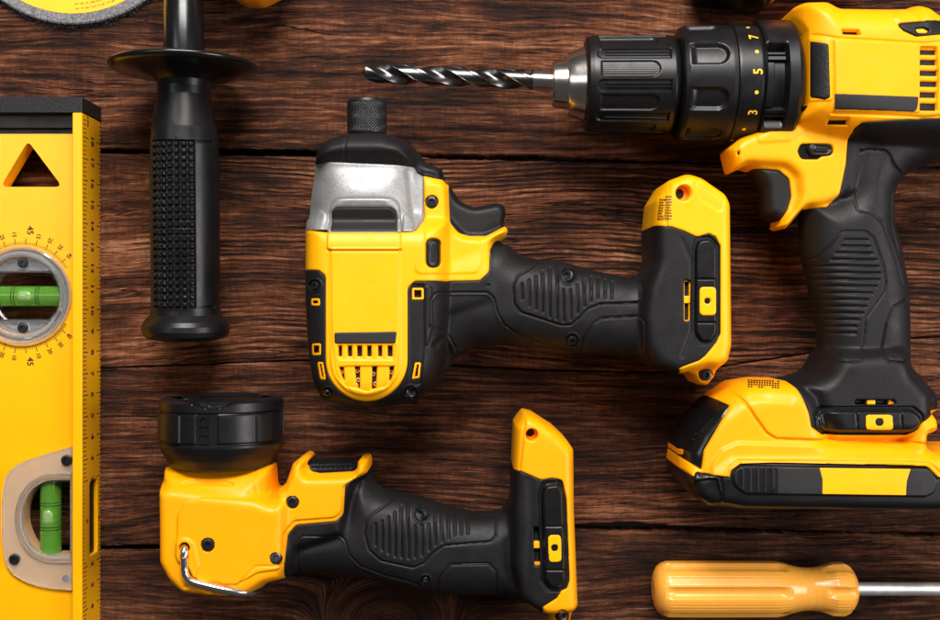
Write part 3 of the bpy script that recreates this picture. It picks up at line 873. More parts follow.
def build_impact():
    t = thing('impact_driver', 'yellow and black impact driver with silver nose housing lying in the middle', 'impact driver', (400, 280))
    zc = 33
    F = Field(296, 120, 740, 418, zc)
    body = [(309, 222, 3), (450, 222, 3), (450, 300, 20)] + spl([(446, 340), (443, 362), (436, 380), (424, 393), (407, 400.5), (387, 404.5), (366, 405.8), (345, 403), (329, 396), (319, 385), (314.5, 368), (311.5, 345)], 6, False) + [(309, 300, 20)]
    F.lump(body, 30, 13, 13, 2.2, 6, z=36)
    F.lump([(311, 242, 2), (312, 205, 20), (318.5, 160, 3), (334, 156, 8), (402, 156, 8), (415, 160, 3), (424, 176, 6), (425, 242, 2)], 27.5, 25, 7, 2.0, 6, z=36)
    F.lump([(318, 172), (319.5, 153, 6), (329, 143.5, 8), (349, 136.8, 8), (386, 136.8, 8), (404, 142.5, 8), (414, 150, 6), (419, 172)], 27.5, 11, 11, 2.2, 4, z=36, kk=1.5)
    F.lump([(400, 150), (413, 148, 4), (421, 156, 4), (427, 165, 3), (442, 169.5, 3), (444.5, 179, 2), (436, 182), (420, 180), (405, 170)], 15, 5, 8, 2.2, 3, z=38, kk=2)
    F.lump([(412, 178, 2), (424, 176, 2), (443, 181, 5), (448, 188, 6), (450, 222, 14), (464, 236, 14), (484, 236.5, 14), (505, 227, 2), (508, 231, 3), (506, 236, 3), (492, 243, 6), (489, 262, 8), (500, 300, 20), (430, 320, 3)], 17, 4, 10, 2.4, 4, z=40)
    handle = [(430, 262, 4), (490, 240, 3), (509.7, 246, 10), (520, 255.5, 16), (538.7, 259.5, 12), (562, 262, 14), (600, 272, 20), (630, 278, 14), (648, 270, 10), (660, 262, 4), (672, 372, 10), (640, 364, 20), (612, 356, 20), (580, 353, 20), (556, 349, 20), (500, 345, 30), (474, 347, 20), (455, 358, 14), (444, 378, 14), (430, 395, 4)]
    F.lump(handle, 17.5, 16, 3, 2.0, 10, z=36, kk=6)
    F.lump([(650, 262, 6), (649.5, 228, 4), (652, 203, 10), (663, 184, 10), (683, 176.5, 16), (697, 181, 16), (720, 197, 9), (724.5, 207, 9), (726, 345, 10), (722, 361, 6), (712, 367, 5), (700, 366, 5), (690, 369, 8), (672, 373, 12), (650, 366, 20), (640, 350, 20), (636, 320, 20), (640, 290, 30)], 25, 6, 17, 2.4, 8, z=40)
    F.lump([(680, 360), (718, 356), (714, 377), (707, 385), (696, 384)], 13, 3, 10, 2, 5, z=42, kk=1)
    F.lump([(444, 186, 3), (451, 188, 6), (460, 202, 12), (474, 208, 14), (497, 203.5, 6), (504.5, 206, 3), (505.5, 214, 6), (503, 227, 4), (484, 240), (450, 240)], 11, 3.5, 5, 2.2, 4, z=36, kk=1.0)
    F.lump(circ(327.5, 393, 8), 14, 4, 6, 2, 0, z=40, kk=2)
    F.lump(circ(412, 394, 9.5), 16, 4, 8, 2, 0, z=42, kk=2)
    F.done(0.9)
    S_ = F.S
    big = dict(m=40)
    # ---- region outlines as seen in the photograph
    silver = F.sd([(300, 232.5, 0), (300, 166, 0), (367, 163.5, 60), (414, 167, 3), (417, 173, 3), (424, 177, 0), (424.2, 219, 12), (416, 231.5, 8), (402, 231.8, 1), (400, 205, 8), (393, 198.5, 6), (338, 198.5, 6), (330, 205, 8), (327.5, 232.5, 1)], 0, **big)
    window = F.sd([(331, 231.5, 1), (332, 212, 5), (336, 208, 5), (391, 208, 5), (396, 212, 5), (397, 231.5, 1)], 3)
    archr = F.sd([(327.5, 232.5, 1), (330, 205, 8), (338, 198.5, 6), (393, 198.5, 6), (400, 205, 8), (402, 232.5, 1)], 3, m=10)
    yel = F.sd([(296, 232.5, 0), (402, 232.3, 0), (416, 231.5, 8), (424.2, 219, 12), (424.2, 160, 0), (456, 160, 0), (448.6, 187, 4), (449.8, 222, 12), (458, 233, 12), (470, 236, 10), (486, 236, 10), (505, 226.5, 0), (512, 224, 0), (512, 236, 0), (506, 237, 3), (494, 242, 6), (490, 250, 4), (489, 272, 8), (480, 280.6, 6), (414, 281.3, 6), (407.6, 288, 6)] + [(366.6 + 41 * math.cos(q_), 360 + 41.2 * math.sin(q_), 0) for q_ in [math.pi * i / 24 for i in range(25)]] + [(325.6, 276, 6), (319, 270.6, 3), (296, 270.6, 0)], 0, m=60)
    # silver corner sits under the yellow; trigger
    trig = F.sd([(448.6, 180, 0), (470, 190, 0), (515, 190, 0), (515, 222, 0), (505, 226.5, 0), (486, 236, 10), (470, 236, 10), (458, 233, 12), (449.8, 222, 12), (448.6, 187, 4)], 0, m=20)
    silver_r = np.minimum(silver, S_)
    # clip silver at nose band
    noseline = F.sd([(296, 100), (480, 100), (460, 160, 0), (448, 181, 0), (437, 179, 2), (424.5, 176, 0), (417, 172.5, 3), (414, 166.5, 3), (367, 163.5, 60), (300, 166.5, 0)], 0, m=60)
    nose_r = np.minimum(noseline, S_)
    # nose boot is lower on the field: own height
    yel_r = np.minimum.reduce([yel, S_, -silver, -noseline])
    trig_r = np.minimum.reduce([trig, S_, -yel, -noseline])
    foot_y = F.sd([(640, 226.6, 0), (671, 226.6, 10), (684, 231, 10), (697, 237, 8), (709, 233.5, 4), (716, 237, 4), (720.5, 246, 4), (720.5, 334, 6), (716, 343, 6), (711, 349, 4), (705, 356, 3), (699, 360.5, 3), (689, 364, 0), (678, 368, 0), (686, 400, 0), (745, 400, 0), (745, 150, 0), (640, 150, 0)], 0, m=60)
    foot_r = np.minimum(foot_y, S_)
    slot = F.sd([(684, 280, 2), (691, 281, 2), (690.5, 321, 2), (684, 321, 2)], 2)
    hole = F.sd(circ(683.5, 193, 8, 24), 0)
    holes_sq = [rect(412, 288, 423.5, 299.5, 2), [(415, 362.5, 2), (421, 362.5, 2), (419.5, 378, 2), (412, 379, 2)], rect(311.5, 298.5, 320, 305.5, 1.5), rect(312.5, 343.5, 321, 355, 1.5), [(317.5, 362, 1), (323, 362, 1), (326, 380, 1), (320.5, 379, 1)]]
    sq = np.full(S_.shape, -3.0, np.float32)
    for q in holes_sq: sq = np.maximum(sq, F.sd(q, 1, m=3))
    other = np.minimum.reduce([S_, -yel, -silver, -noseline, -trig, -foot_y])
    # keep only real black shell (drop slivers above the silver)
    black = np.minimum.reduce([other, -slot, -sq])
    # ---- relief
    Zb = F.H.copy(); Zy = F.H.copy(); Zs = blur(F.H, 3.0 / F.h); Zf = F.H.copy()
    # yellow motor cover
    cov = [(329.5, 249, 3), (400, 249, 3)] + [(366 + 35 * math.cos(q_), 360 + 35.5 * math.sin(q_), 0) for q_ in [math.pi * i / 24 for i in range(25)]]
    F.panel(cov, 0.9, 1.6, 4, Z=Zy)
    F.panel([(328, 233, 1), (400.5, 233, 1), (401, 249.5, 2), (327.5, 249.5, 2)], 1.3, 0.7, 1, Z=Zy)
    F.groove([(328, 250.5), (401, 250.5)], .8, .5, 0, Z=Zy)
    F.groove([(330.5, 250), (332, 346), (336, 375), (350, 390)], .7, .3, 14, Z=Zy)
    F.groove([(400, 250), (399, 346), (396, 370), (384, 388)], .7, .3, 14, Z=Zy)
    F.panel([(337, 345), (396, 345), (394, 360), (384, 360), (339, 360)], -0.35, .5, 1, Z=Zy)
    F.panel([(338, 366), (396, 366), (390, 386), (367, 392), (344, 386)], -0.7, .9, 10, Z=Zy)
    F.panel([(425, 184), (446, 184), (447, 225), (458, 238), (482, 241), (482, 262), (478, 273), (412, 274), (425, 240)], 0.5, 1.5, 8, Z=Zy)
    F.groove([(507, 233), (494, 238.5), (486, 243), (482, 262), (478, 276), (428, 277)], .6, .0, 5, Z=Zy)
    # vents
    v1 = [(338.4, 342), (347.6, 352), (357, 362), (367, 371.5), (378, 382), (387.5, 392.5)]
    vent = np.full(S_.shape, -3.0, np.float32)
    for a, b in v1: vent = np.maximum(vent, F.sd(rect(a, 345.8, b, 356.5, .6), .6, m=3))
    for q in ([(339, 367, .5), (343.5, 367, .5), (345, 382, 1), (342, 377, 1)], [(354.5, 366.5, .5), (359.8, 366.5, .5), (360, 389, 1), (356.5, 387, 1)], [(372, 366.5, .5), (377, 366.5, .5), (376, 388, 1), (371.5, 389.5, 1)], [(389.5, 366.5, .5), (394.5, 366, .5), (391.5, 378, 1), (389, 382, 1)]):
        vent = np.maximum(vent, F.sd(q, .6, m=3))
    lab = F.sd([(334.6, 332.5, 2), (397, 331.5, 2), (395.5, 343.3, 2), (335, 343.5, 2)], 2)
    sw = F.sd(rect(426.2, 239, 440.6, 267.5, 7), 7)
    yhole = F.sd(circ(431.6, 202, 6.2), 0)
    F.panel(circ(431.6, 202, 6.6), -2.6, .4, 0, Z=Zy)
    F.panel(rect(425, 238, 441.6, 268.5, 8), -1.0, .4, 8, Z=Zy)
    # silver relief
    F.panel([(327.5, 232.5, 1), (330, 206, 8), (338, 199, 6), (393, 199, 6), (400, 206, 8), (402, 232.5, 1)], 1.1, 1.4, 3, Z=Zs)
    F.panel([(326, 215), (321, 232), (312, 233), (316, 214), (320, 210)], .6, 1.5, 4, Z=Zs)
    F.panel([(404, 214, 4), (410, 214, 6), (414, 224, 4), (414, 236, 0), (402, 236, 0)], 1.4, 1.2, 5, Z=Zs)
    F.groove([(424, 180), (424, 219), (416, 231)], .8, .6, 10, Z=Zs)
    F.groove([(408, 172), (411, 190), (413, 212)], 2.2, .7, 10, Z=Zs)
    # black shell relief
    F.groove([(538.7, 256), (537, 263), (528, 270), (518.5, 275.5), (513.5, 286), (514.5, 304), (520, 312), (560, 325), (571, 325), (580, 317), (588, 309), (600, 304), (640, 302.5), (643.5, 295), (642, 284), (633, 278)], .75, .55, 6, Z=Zb)
    rb = [(522, 284, 299), (529, 280, 306), (536, 276, 309), (542.5, 272, 312), (549.5, 268, 317), (556.5, 264, 319), (563.5, 290, 321), (570.5, 290, 319), (577.5, 285, 313), (584, 280, 306), (591, 277, 301), (598, 278, 298), (605, 280, 298), (612, 282, 298)]
    for x, a, b in rb: F.groove([(x, a), (x, b)], 0.85, .65, 0, Z=Zb)
    F.panel([(538, 259), (528, 270), (518, 276), (514, 288), (515, 303), (522, 312), (560, 324), (571, 324), (588, 309), (600, 303), (640, 302), (643, 295), (641, 284), (632, 279), (600, 273), (562, 263)], .45, .8, 6, Z=Zb)
    # raised saddle of the palm grip
    F.groove([(430.5, 326), (430.5, 300), (436, 292.6), (488, 292.6), (494, 299), (497, 312), (504, 325), (516, 333), (540, 341), (561, 347.5)], .75, .55, 6, Z=Zb)
    F.groove([(430.5, 326), (443, 331), (450, 338), (456, 350)], .75, .5, 5, Z=Zb)
    F.groove([(582, 356), (583, 340), (592, 324), (602, 318), (640, 316), (645, 322), (645, 352)], .75, .5, 6, Z=Zb)
    F.panel([(583, 357), (584, 340), (593, 325), (603, 319), (639, 317), (644, 322), (644, 356)], .5, .8, 6, Z=Zb)
    F.panel([(432, 326), (432, 302), (438, 295), (486, 295), (492, 300), (496, 315), (506, 329), (540, 343), (500, 346), (470, 346), (456, 350), (447, 334)], -.5, .8, 5, Z=Zb)
    F.panel([(409, 284), (424, 284), (424.5, 345), (421, 384), (410, 388)], -0.8, .8, 3, Z=Zb)
    F.panel([(426, 286), (432, 286), (432, 330), (426, 350)], .6, .8, 3, Z=Zb)
    F.groove([(436, 345), (444, 336), (449, 352), (441, 374)], 2, 1.2, 6, Z=Zb)
    for q in holes_sq: F.panel([(a[0] + (a[0] - 0) * 0, a[1], 1) for a in q], -.2, .5, 1, Z=Zb)
    spots(F, [(488, 285.5)], 1.5); F.panel(circ(488, 285.5, 1.6), -.8, .3, 0, Z=Zb)
    for (x, y, r) in ((567.7, 276, 7.4), (572, 340, 6), (410.5, 392.5, 6.6), (315, 285.5, 5.6), (327.5, 392.5, 5)):
        F.panel(circ(x, y, r), -1.3, .4, 0, Z=Zb); F.groove(circ(x, y, r + .8), .8, -.3, 0, True, Z=Zb)
    # latch block
    lat = F.sd([(694.5, 250, 8), (697, 239, 6), (711, 237.5, 6), (717.5, 246, 6), (717.8, 334, 8), (712, 343, 6), (700, 343, 6), (694, 334, 6)], 5)
    F.panel([(692, 250, 8), (695, 237, 6), (711, 235.5, 6), (719.5, 246, 6), (719.8, 336, 8), (713, 345, 6), (698, 345, 6), (691.5, 334, 6)], -1.2, .5, 5, Z=Zb)
    Zl = Zb + 0.2
    F.panel([(696, 250, 8), (699, 241, 6), (711, 239.5, 6), (716, 248, 6), (716.3, 332, 8), (711, 341, 6), (701, 341, 6), (696, 332, 6)], 2.0, 1.4, 5, Z=Zl)
    for y in (279, 322.5): F.groove([(697, y), (716, y)], .5, .5, 0, Z=Zl)
    F.groove([(682, 240), (692, 262), (692, 330), (682, 356)], 1.6, .25, 10, Z=Zb)
    # yellow foot relief
    F.panel([(652, 226), (655, 203), (666, 187), (668, 226)], -.5, 1.0, 3, Z=Zf)
    F.groove([(668, 186), (666, 226)], .8, .2, 0, Z=Zf)
    F.panel([(690, 178), (724, 200), (722, 214), (700, 200)], -.5, 1.5, 5, Z=Zf)
    F.panel(circ(683.5, 193, 9.5), .0, .5, 0, Z=Zf)
    F.panel(circ(706, 375, 7), -1.8, .5, 0, Z=Zf)
    # ---- parts
    sp = F.part('silver_housing', np.minimum(silver_r, -yel), SILV, t, Z=Zs, bw=.9, bd=.6)
    F.part('housing_window', np.minimum(window, S_), LBL, t, Z=F.H + .5, bw=.8, bd=.5)
    arch = F.part('window_surround', np.minimum.reduce([archr, -window, S_]), SILV, t, Z=F.H + 1.0, bw=1.4, bd=1.0)
    y = F.part('yellow_shell', np.minimum.reduce([yel_r, -vent, -sw, -archr]), YEL, t, Z=Zy, bw=.9, bd=.5)
    F.part('trim_label', lab, LBL, y, Z=F.H + 1.35, bw=.4, bd=.25)
    s1 = F.part('direction_switch', sw, BLK, t, Z=Zy + .9, bw=1.2, bd=.9)
    Zar = Zy + 1.3
    ar = F.sd([(433.4, 243, 0), (438, 250.5, 0), (435.4, 250.5, 0), (435.4, 262, .6), (431.4, 262, .6), (431.4, 250.5, 0), (428.8, 250.5, 0)], 0)
    F.part('arrow', ar, RUB, s1, Z=Zar, bw=.3, bd=.2)
    b = F.part('black_grip', black, RUB, t, Z=Zb, bw=.8, bd=.45)
    fy = F.part('yellow_base', np.minimum.reduce([foot_r, -hole]), YEL, t, Z=Zf, bw=.9, bd=.5)
    F.part('trigger', np.minimum.reduce([trig_r, -foot_y]), RUB, t, bw=1.8, bd=1.2)
    nz = F.H.copy()
    F.groove([(348, 137), (345, 150), (345, 168)], .7, .4, 0, Z=nz)
    nose = F.part('nose_boot', nose_r, RUB, t, Z=nz + .5, bw=1.3, bd=.8)
    # latch and button
    btn_pts = [(699, 287, 4.5), (715.5, 287, 4.5), (715.5, 315.5, 4.5), (699, 315.5, 4.5)]
    btn = F.sd(btn_pts, 2.5)
    lt = F.part('release_latch', np.minimum.reduce([lat, S_]), BLK, t, Z=Zl, bw=1.4, bd=1.0)
    bh = F.sd(circ(706.8, 301, 3.0), 0)
    F.part('release_button', np.minimum(btn, -bh), YEL2, lt, Z=F.H + 1.5, bw=.6, bd=.4)
    x, yy, z = F.pt((706.8, 301)); screw_at(x, yy, z + .5, .8, lt, 'pin', mat=STEEL)
    # liners of the small square openings
    for q in holes_sq:
        o = F.sd([(a[0], a[1], 1.5) for a in q], 1.5); inn = o - 0.85
        F.part('yellow_liner', np.minimum(o, -inn), YEL, b, Z=F.H - 0.15, bw=.3, bd=.15)
        F.part('dark_recess', inn, DARK, b, Z=F.H - 3.5, bw=.3, bd=.1)
    F.part('slot_rail', np.minimum(slot, F.sd(rect(683, 296, 692, 303, 0), 0)), YEL, b, Z=F.H - 1.3, bw=.3, bd=.15)
    F.part('slot_recess', slot, DARK, b, Z=F.H - 3.5)
    F.part('slot_lip', np.minimum.reduce([slot, -(slot - .45)]), YEL, b, Z=F.H - 1.6, bw=.2, bd=.1)
    F.part('screw_tunnel', hole + 0.5, ORG, fy, Z=F.H - 5.5)
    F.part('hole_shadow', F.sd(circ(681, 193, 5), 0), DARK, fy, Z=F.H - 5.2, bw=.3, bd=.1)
    # motor stand-in: dark body added so the vents look deep and shaded
    mt = F.part('vent_shade_core', F.sd([(334, 343), (397, 343), (396, 372), (388, 392), (367, 396), (344, 392), (336, 372)], 6), DARK, t, Z=F.H - 2.6, zb=10)
    for (px, py) in ((341, 372), (357, 371), (358, 380), (373, 374), (375, 384), (391, 372), (356, 386)):
        x, yy, z = F.pt((px, py)); lathe('motor_winding', (x, yy, z - 3.0), (0, 0, 1), [(0, 1.1), (1.2, 1.0), (1.6, .5)], STEEL, mt, 14, N=(1, 0, 0))
    # warning text block of the base (illegible rows)
    acc = ([], [])
    for (xa, xb, ya, yb, n, tl) in ((657.5, 662, 199, 221, 1, 0), (664, 669, 195, 220, 2, 0)):
        pass
    for col, (xa, xb, slant) in enumerate(((656.8, 662.2, -3.5), (664.0, 671.0, -1.5))):
        for rw in range(9):
            y0_ = (196 if col else 199) + rw * 2.75
            if y0_ > 220.5: continue
            xq = xa + (220 - y0_) * (0.12 if col == 0 else 0.06); w_ = (xb - xa) * random.uniform(.75, 1)
            u = xq
            while u < xq + w_:
                l = random.uniform(.8, 1.9); c4 = [F.pt((u, y0_)), F.pt((u + l, y0_)), F.pt((u + l, y0_ + 1.25)), F.pt((u, y0_ + 1.25))]
                add_quad(acc, [(p[0], p[1], p[2] + .15) for p in c4]); u += l + .35
    mesh_np('warning_print', acc[0], acc[1], INK, fy, smooth=False)
    screws(F, [(431.6, 202)], 5.8, t, 1.1)
    screws(F, [(567.7, 276)], 6.6, t, .6); screws(F, [(572, 340), (410.5, 392.5)], 5.4, t, .8)
    screws(F, [(315, 285.5), (327.5, 392.5)], 4.6, t, .8); screws(F, [(706, 375)], 5.8, t, .6)
    # collet
    ztop = 33
    def W3(px, py, z): x, y = W((px, py), z); return (x, y, z)
    O = W3(367, 150, ztop)
    def kn(U, TH, RR):
        a = (TH * 40 / (2 * math.pi) + U * .72) % 1; b_ = (TH * 40 / (2 * math.pi) - U * .72) % 1
        g = np.minimum(np.minimum(a, 1 - a), np.minimum(b_, 1 - b_))
        return RR - np.where((U > 8.0) & (U < 21.0), .30 * (1 - np.clip(g / .26, 0, 1)), 0)
    kk_ = k(ztop)
    lathe('chuck_collet', O, (0, 1, 0), [(5.6, 8), (7.2, 8.9), (7.6, 9.0), (21.4, 9.0), (22.4, 8.6), (23.0, 7.4), (23.1, 5.2), (20, 4.0)], KNURL, t, 620, kn, step=.22, angle=35)
    lathe('collar_ring', O, (0, 1, 0), [(3, 8.3), (6.2, 8.3), (6.4, 8.0)], STEEL, t, 96)
    return F
build_impact()
# ------------------------------------------------------------------ cordless drill
def build_drill():
    t = thing('cordless_drill', 'yellow and black cordless drill with battery pack, lying on its side at the right edge', 'drill', (850, 250))
    zc = 36
    F = Field(655, -6, 1000, 520, zc)
    F.lump([(787, 14, 3), (795, 9.5, 5), (816, 9, 8), (828, 15.5, 8), (894, 16.5, 8), (904, 12, 6), (916, 15.5, 6), (924, 22, 6), (990, 27), (990, 150), (870, 150, 10), (800, 134, 6), (787, 128, 3)], 30.5, 17, 9, 2.3, 6, z=38)
    F.lump([(724.5, 151, 4), (736, 141, 8), (756, 133, 3), (760, 129, 3), (800, 122, 10), (866, 118, 3), (858, 160, 10), (848, 194, 8), (838, 200, 6), (815, 208, 8), (801, 209.5, 6), (792, 217, 8), (781, 230, 2), (774, 228, 2), (788, 210, 8), (792, 197, 8), (790, 179, 12), (779, 169.5, 10), (742, 167.5, 8), (730, 173.5, 3)], 15, 4, 9, 2.4, 4, z=38)
    F.lump([(742, 164), (792, 166), (797, 205), (784, 224, 3), (772, 221.5, 4), (762, 216, 4), (760.5, 190, 12), (752, 175, 10)], 11, 4, 6, 2.2, 4, z=36, kk=1)
    F.lump([(838, 118), (985, 118), (985, 156), (940, 160.5, 10), (914, 169.5, 12), (900.5, 177, 12), (891, 192, 14), (890.5, 224, 20), (898.5, 251, 20), (904, 283, 20), (906, 310, 20), (906.5, 364, 12), (918.7, 378, 12), (932, 392, 8), (934, 412), (808, 424), (788, 384, 4), (812, 373, 10), (818.5, 363, 12), (820, 346, 20), (817, 314, 20), (810, 287, 20), (802.5, 256, 20), (800.5, 222, 5), (800.5, 206), (838, 196)], 17.5, 15, 3, 2.0, 10, z=36, kk=6)
    F.lump([(784, 381, 3), (812, 372, 14), (824, 350, 10), (902, 348, 10), (912, 372, 14), (930, 391, 6), (931.5, 413, 6), (926, 428, 6), (908, 438), (818, 438), (806, 420), (797, 396)], 26, 8, 14, 2.2, 6, z=lambda p: 38 + 16 * min(1, max(0, (p[0] - 850) / 60)), kk=5)
    F.lump([(669.5, 442, 4), (681, 419.5, 20), (699, 399, 20), (727, 381, 6), (749, 377.5, 10), (782, 378, 8), (800, 390, 6), (812, 432, 4), (904, 440, 3), (913, 420, 3), (926, 416, 2), (930, 411.5, 2), (937, 416.5, 3), (939, 430, 3), (933, 434.5, 2), (927.5, 435, 1), (928, 452, 1), (928, 498), (700, 498), (669, 466, 4)], 28.5, 10, 13, 2.1, 6, z=lambda p: 27 + 28 * min(1, max(0, (p[0] - 790) / 100)))
    F.lump([(667.5, 452, 3), (690, 462, 3), (722, 452, 6), (900, 450.5, 0), (990, 452, 0), (990, 508, 0), (928, 508, 4), (738, 505.5, 6), (720, 501, 3), (697, 497, 5), (678, 483, 8), (669, 468, 4)], 30.5, 5, 23, 2.0, 5, z=lambda p: 15 + 37 * min(1, max(0, (p[0] - 669) / 55)))
    F.done(0.9)
    S_ = F.S
    yt = F.sd([(780, -20, 0), (1010, -20, 0), (1010, 123.5, 0), (862, 122.5, 6), (853, 129, 6), (846, 165, 10), (839, 195, 5), (828, 207, 6), (801, 209.5, 4), (792, 222, 4), (781, 240, 0), (770, 240, 0), (774, 228, 0), (788, 210, 4), (792, 197, 8), (790, 179, 8), (779, 169.7, 6), (742, 167.6, 4), (729, 178, 0), (712, 180, 0), (712, 130, 0), (757, 124, 0), (757, 130.6, 2), (785, 129.5, 6), (797, 122, 8), (803, 108, 8), (803, 37, 6), (790, 17, 3), (783, 8, 0)], 0, m=60)
    yt_r = np.minimum(yt, S_)
    tr = F.sd([(735, 167, 0), (742, 167.6, 4), (779, 169.7, 6), (790, 179, 8), (792, 197, 8), (788, 210, 4), (774, 228, 0), (762, 236, 0), (735, 210, 0)], 0, m=20)
    tr_r = np.minimum.reduce([tr, S_, -yt])
    base_p = F.sd([(650, 446, 0), (669, 461, 0), (692.5, 476.5, 2), (695, 471.6, 2), (729, 477, 1), (730.5, 470, 5), (740, 463, 5), (773, 462, 2), (900, 464.5, 4), (926, 466, 8), (937, 477, 3), (1010, 478, 0), (1010, 540, 0), (650, 540, 0)], 0, m=60)
    base_r = np.minimum(base_p, S_)
    bat_p = F.sd([(650, 360, 0), (781, 360, 0), (783, 379, 3), (797, 390, 6), (808.5, 413, 4), (811, 427, 4), (822, 434.8, 5), (906, 435.2, 6), (918, 430, 5), (923.6, 422, 2), (930, 412, 0), (950, 405, 0), (1010, 405, 0), (1010, 540, 0), (650, 540, 0)], 0, m=60)
    bat_r = np.minimum.reduce([bat_p, S_, -base_p])
    win = F.sd([(690, 404, 0), (711, 396.5, 3), (728, 404.8, 1.5), (713.5, 421, 10), (694, 444.5, 3), (691, 462.5, 1), (672, 451, 1), (655, 441, 0), (655, 415, 0)], 2, m=4, plane=lambda p: 31 + (p[0] - 672) * 0.46)
    win = np.minimum(win, S_ - 0.12)
    Zy, Zh, Zb, Zk = F.H.copy(), F.H.copy(), F.H.copy(), F.H.copy()
    # housing relief
    F.panel([(834, 40.5, 1), (919.5, 45, 1), (919.5, 113, 3), (833.5, 111, 3)], .55, .6, 1, Z=Zy)
    F.groove([(812, 36), (836, 38.5), (925, 43.5), (1000, 46)], .8, .45, 0, Z=Zy)
    F.groove([(832, 113.5), (925, 117.5), (1000, 119)], .9, .5, 0, Z=Zy)
    F.groove([(832.5, 40), (832.5, 113)], .7, .35, 0, Z=Zy)
    F.panel([(803, 41, 4), (829, 41, 4), (832, 101, 4), (803, 104, 4)], .7, .8, 4, Z=Zy)
    F.panel([(800, 110), (832, 116), (830, 150), (800, 140)], -.3, 3, 6, Z=Zy)
    F.groove([(794, 122), (803, 116), (1000, 121)], 1.2, .0, 5, Z=Zy)
    F.panel([(757, 133), (762, 130.5), (790, 131), (806, 118), (812, 126), (790, 141), (757, 143)], .6, 2.0, 5, Z=Zy)
    F.panel([(727, 148), (737, 143), (738, 165), (730, 170)], -.5, 1.0, 3, Z=Zy)
    s1 = F.sd([(842.5, 30.3, 0), (858.5, 30.8, 0), (860.5, 34.6, 0), (843.5, 34.2, 0)], 0)
    s2 = F.sd([(829, 119.5, 0), (848, 119.5, 0), (846.5, 125, 0), (827.5, 124.5, 0)], 0)
    for q in ([(841, 29), (859.5, 29.5), (862, 36), (842.5, 35.6)], [(826.5, 117.5), (850, 117.5), (848, 126.5), (825, 126)]): F.panel(q, -.5, .4, 1, Z=Zy)
    vents = np.full(S_.shape, -3.0, np.float32)
    vy = [(49.2, 54.2), (59, 64.5), (69.8, 75.3), (80.6, 86.2), (91.4, 97.2), (102.6, 110.2)]
    F.panel([(920.5, 46.5), (937, 47), (939, 80), (936.5, 111), (919, 111)], -1.3, .7, 2, Z=Zy)
    for i, (a, b) in enumerate(vy):
        x1 = 936 + (2.2 if i in (2, 3) else 1.0)
        vents = np.maximum(vents, F.sd([(921.5, a, .5), (x1, a + .6, .5), (x1, b + .3, .5), (921, b, .5)], .5, m=3))
        F.panel([(919, a - 2.4), (939.5, a - 2.0), (939.5, a - .6), (919, a - 1.1)], .0, .3, 0, Z=Zy)
    pad = F.sd([(806, 44.5, 3), (812, 43, 3), (828, 44.5, 3), (829.5, 98, 3), (824, 100.5, 3), (806, 99.5, 3)], 3)
    strip = F.sd([(834.5, 94, 1), (918.3, 97, 1), (916.8, 109, 3), (914, 112.3, 2), (834, 110, 2)], 2)
    sw = F.sd([(797.5, 151, 6), (801, 143.5, 5), (833, 144, 6), (833.5, 155, 5), (822, 156.5, 3), (818, 159.5, 3), (801, 159.5, 6)], 4)
    lever = F.sd([(807, 148, 3), (811, 143.5, 2), (829, 143.8, 3), (833.5, 149.5, 3), (829, 155, 3), (811, 155.2, 2)], 3)
    ch = F.sd([(733.5, 153.5, 1), (736, 153.3, 1), (736.2, 157.2, 1), (734.3, 157.4, 1)], 1, plane=43)
    tv = F.sd([(896.5, 24, 4), (920, 21.5, 2), (1010, 26, 0), (1010, 40, 0), (916, 36.6, 6), (903.5, 31, 4)], 4, m=6)
    tvs = F.sd([(915, 28.5, 2), (924, 28, 2), (929.5, 31, 2), (926, 33.4, 2), (918, 33, 2)], 2)
    F.panel([(896, 8), (906, 12), (918, 17), (922, 24), (900, 24), (893, 18)], .8, 2, 3, Z=Zy)
    yo = F.part('yellow_housing', np.minimum.reduce([yt_r, -s1, -s2, -vents, -sw, -ch, -tv]), YELW, t, Z=Zy, bw=.9, bd=.5)
    F.part('rubber_pad', pad, RUB2, yo, Z=F.H + 1.5, bw=1.2, bd=.8)
    F.part('trim_label', strip, LBL, yo, Z=F.H + .68, bw=.3, bd=.15)
    F.part('vent_grille', np.minimum.reduce([tv, S_, -tvs]), RUB, yo, Z=F.H + .2, bw=1, bd=.6)
    F.part('grille_slot', tvs, YEL, yo, Z=F.H - .8, bw=.5, bd=.3)
    for q in (s1, s2): F.part('slot_recess', q, DARK, yo, Z=F.H - 3.0)
    F.part('vent_shade_core', F.sd([(918, 46), (941, 46), (941, 112), (918, 112)], 3, m=4), DARK, t, Z=F.H - 2.4, zb=20)  # dark body added behind the vents in place of their inner shade
    F.part('switch_well', np.minimum(sw, -lever), BLKG, yo, Z=F.H - 1.6, bw=.4, bd=.2)
    Zl = F.H + .9
    F.groove([(812, 149.5), (814.5, 146), (827, 146.2), (830, 149.5), (827, 153), (814.5, 153), (812, 149.5)], .5, .4, 0, Z=Zl)
    F.part('direction_switch', lever, BLK, t, Z=Zl, bw=1.1, bd=.8)
    F.part('hole_recess', ch, DARK, yo, Z=F.H - 1.5)
    # handle relief
    ys = 240.0
    ext = [(844, 867), (841, 869), (835.5, 871), (831, 875.5), (813, 877.5), (813, 879), (813.5, 878), (817.5, 875.5), (822, 871), (817.5, 867), (824, 865), (818, 862), (826, 858), (824, 855.5), (826, 855)]
    for i, (a, b) in enumerate(ext): F.groove([(a + .5, ys + i * 6.65), (b, ys + i * 6.65 + .2)], .9, .65, 0, Z=Zh)
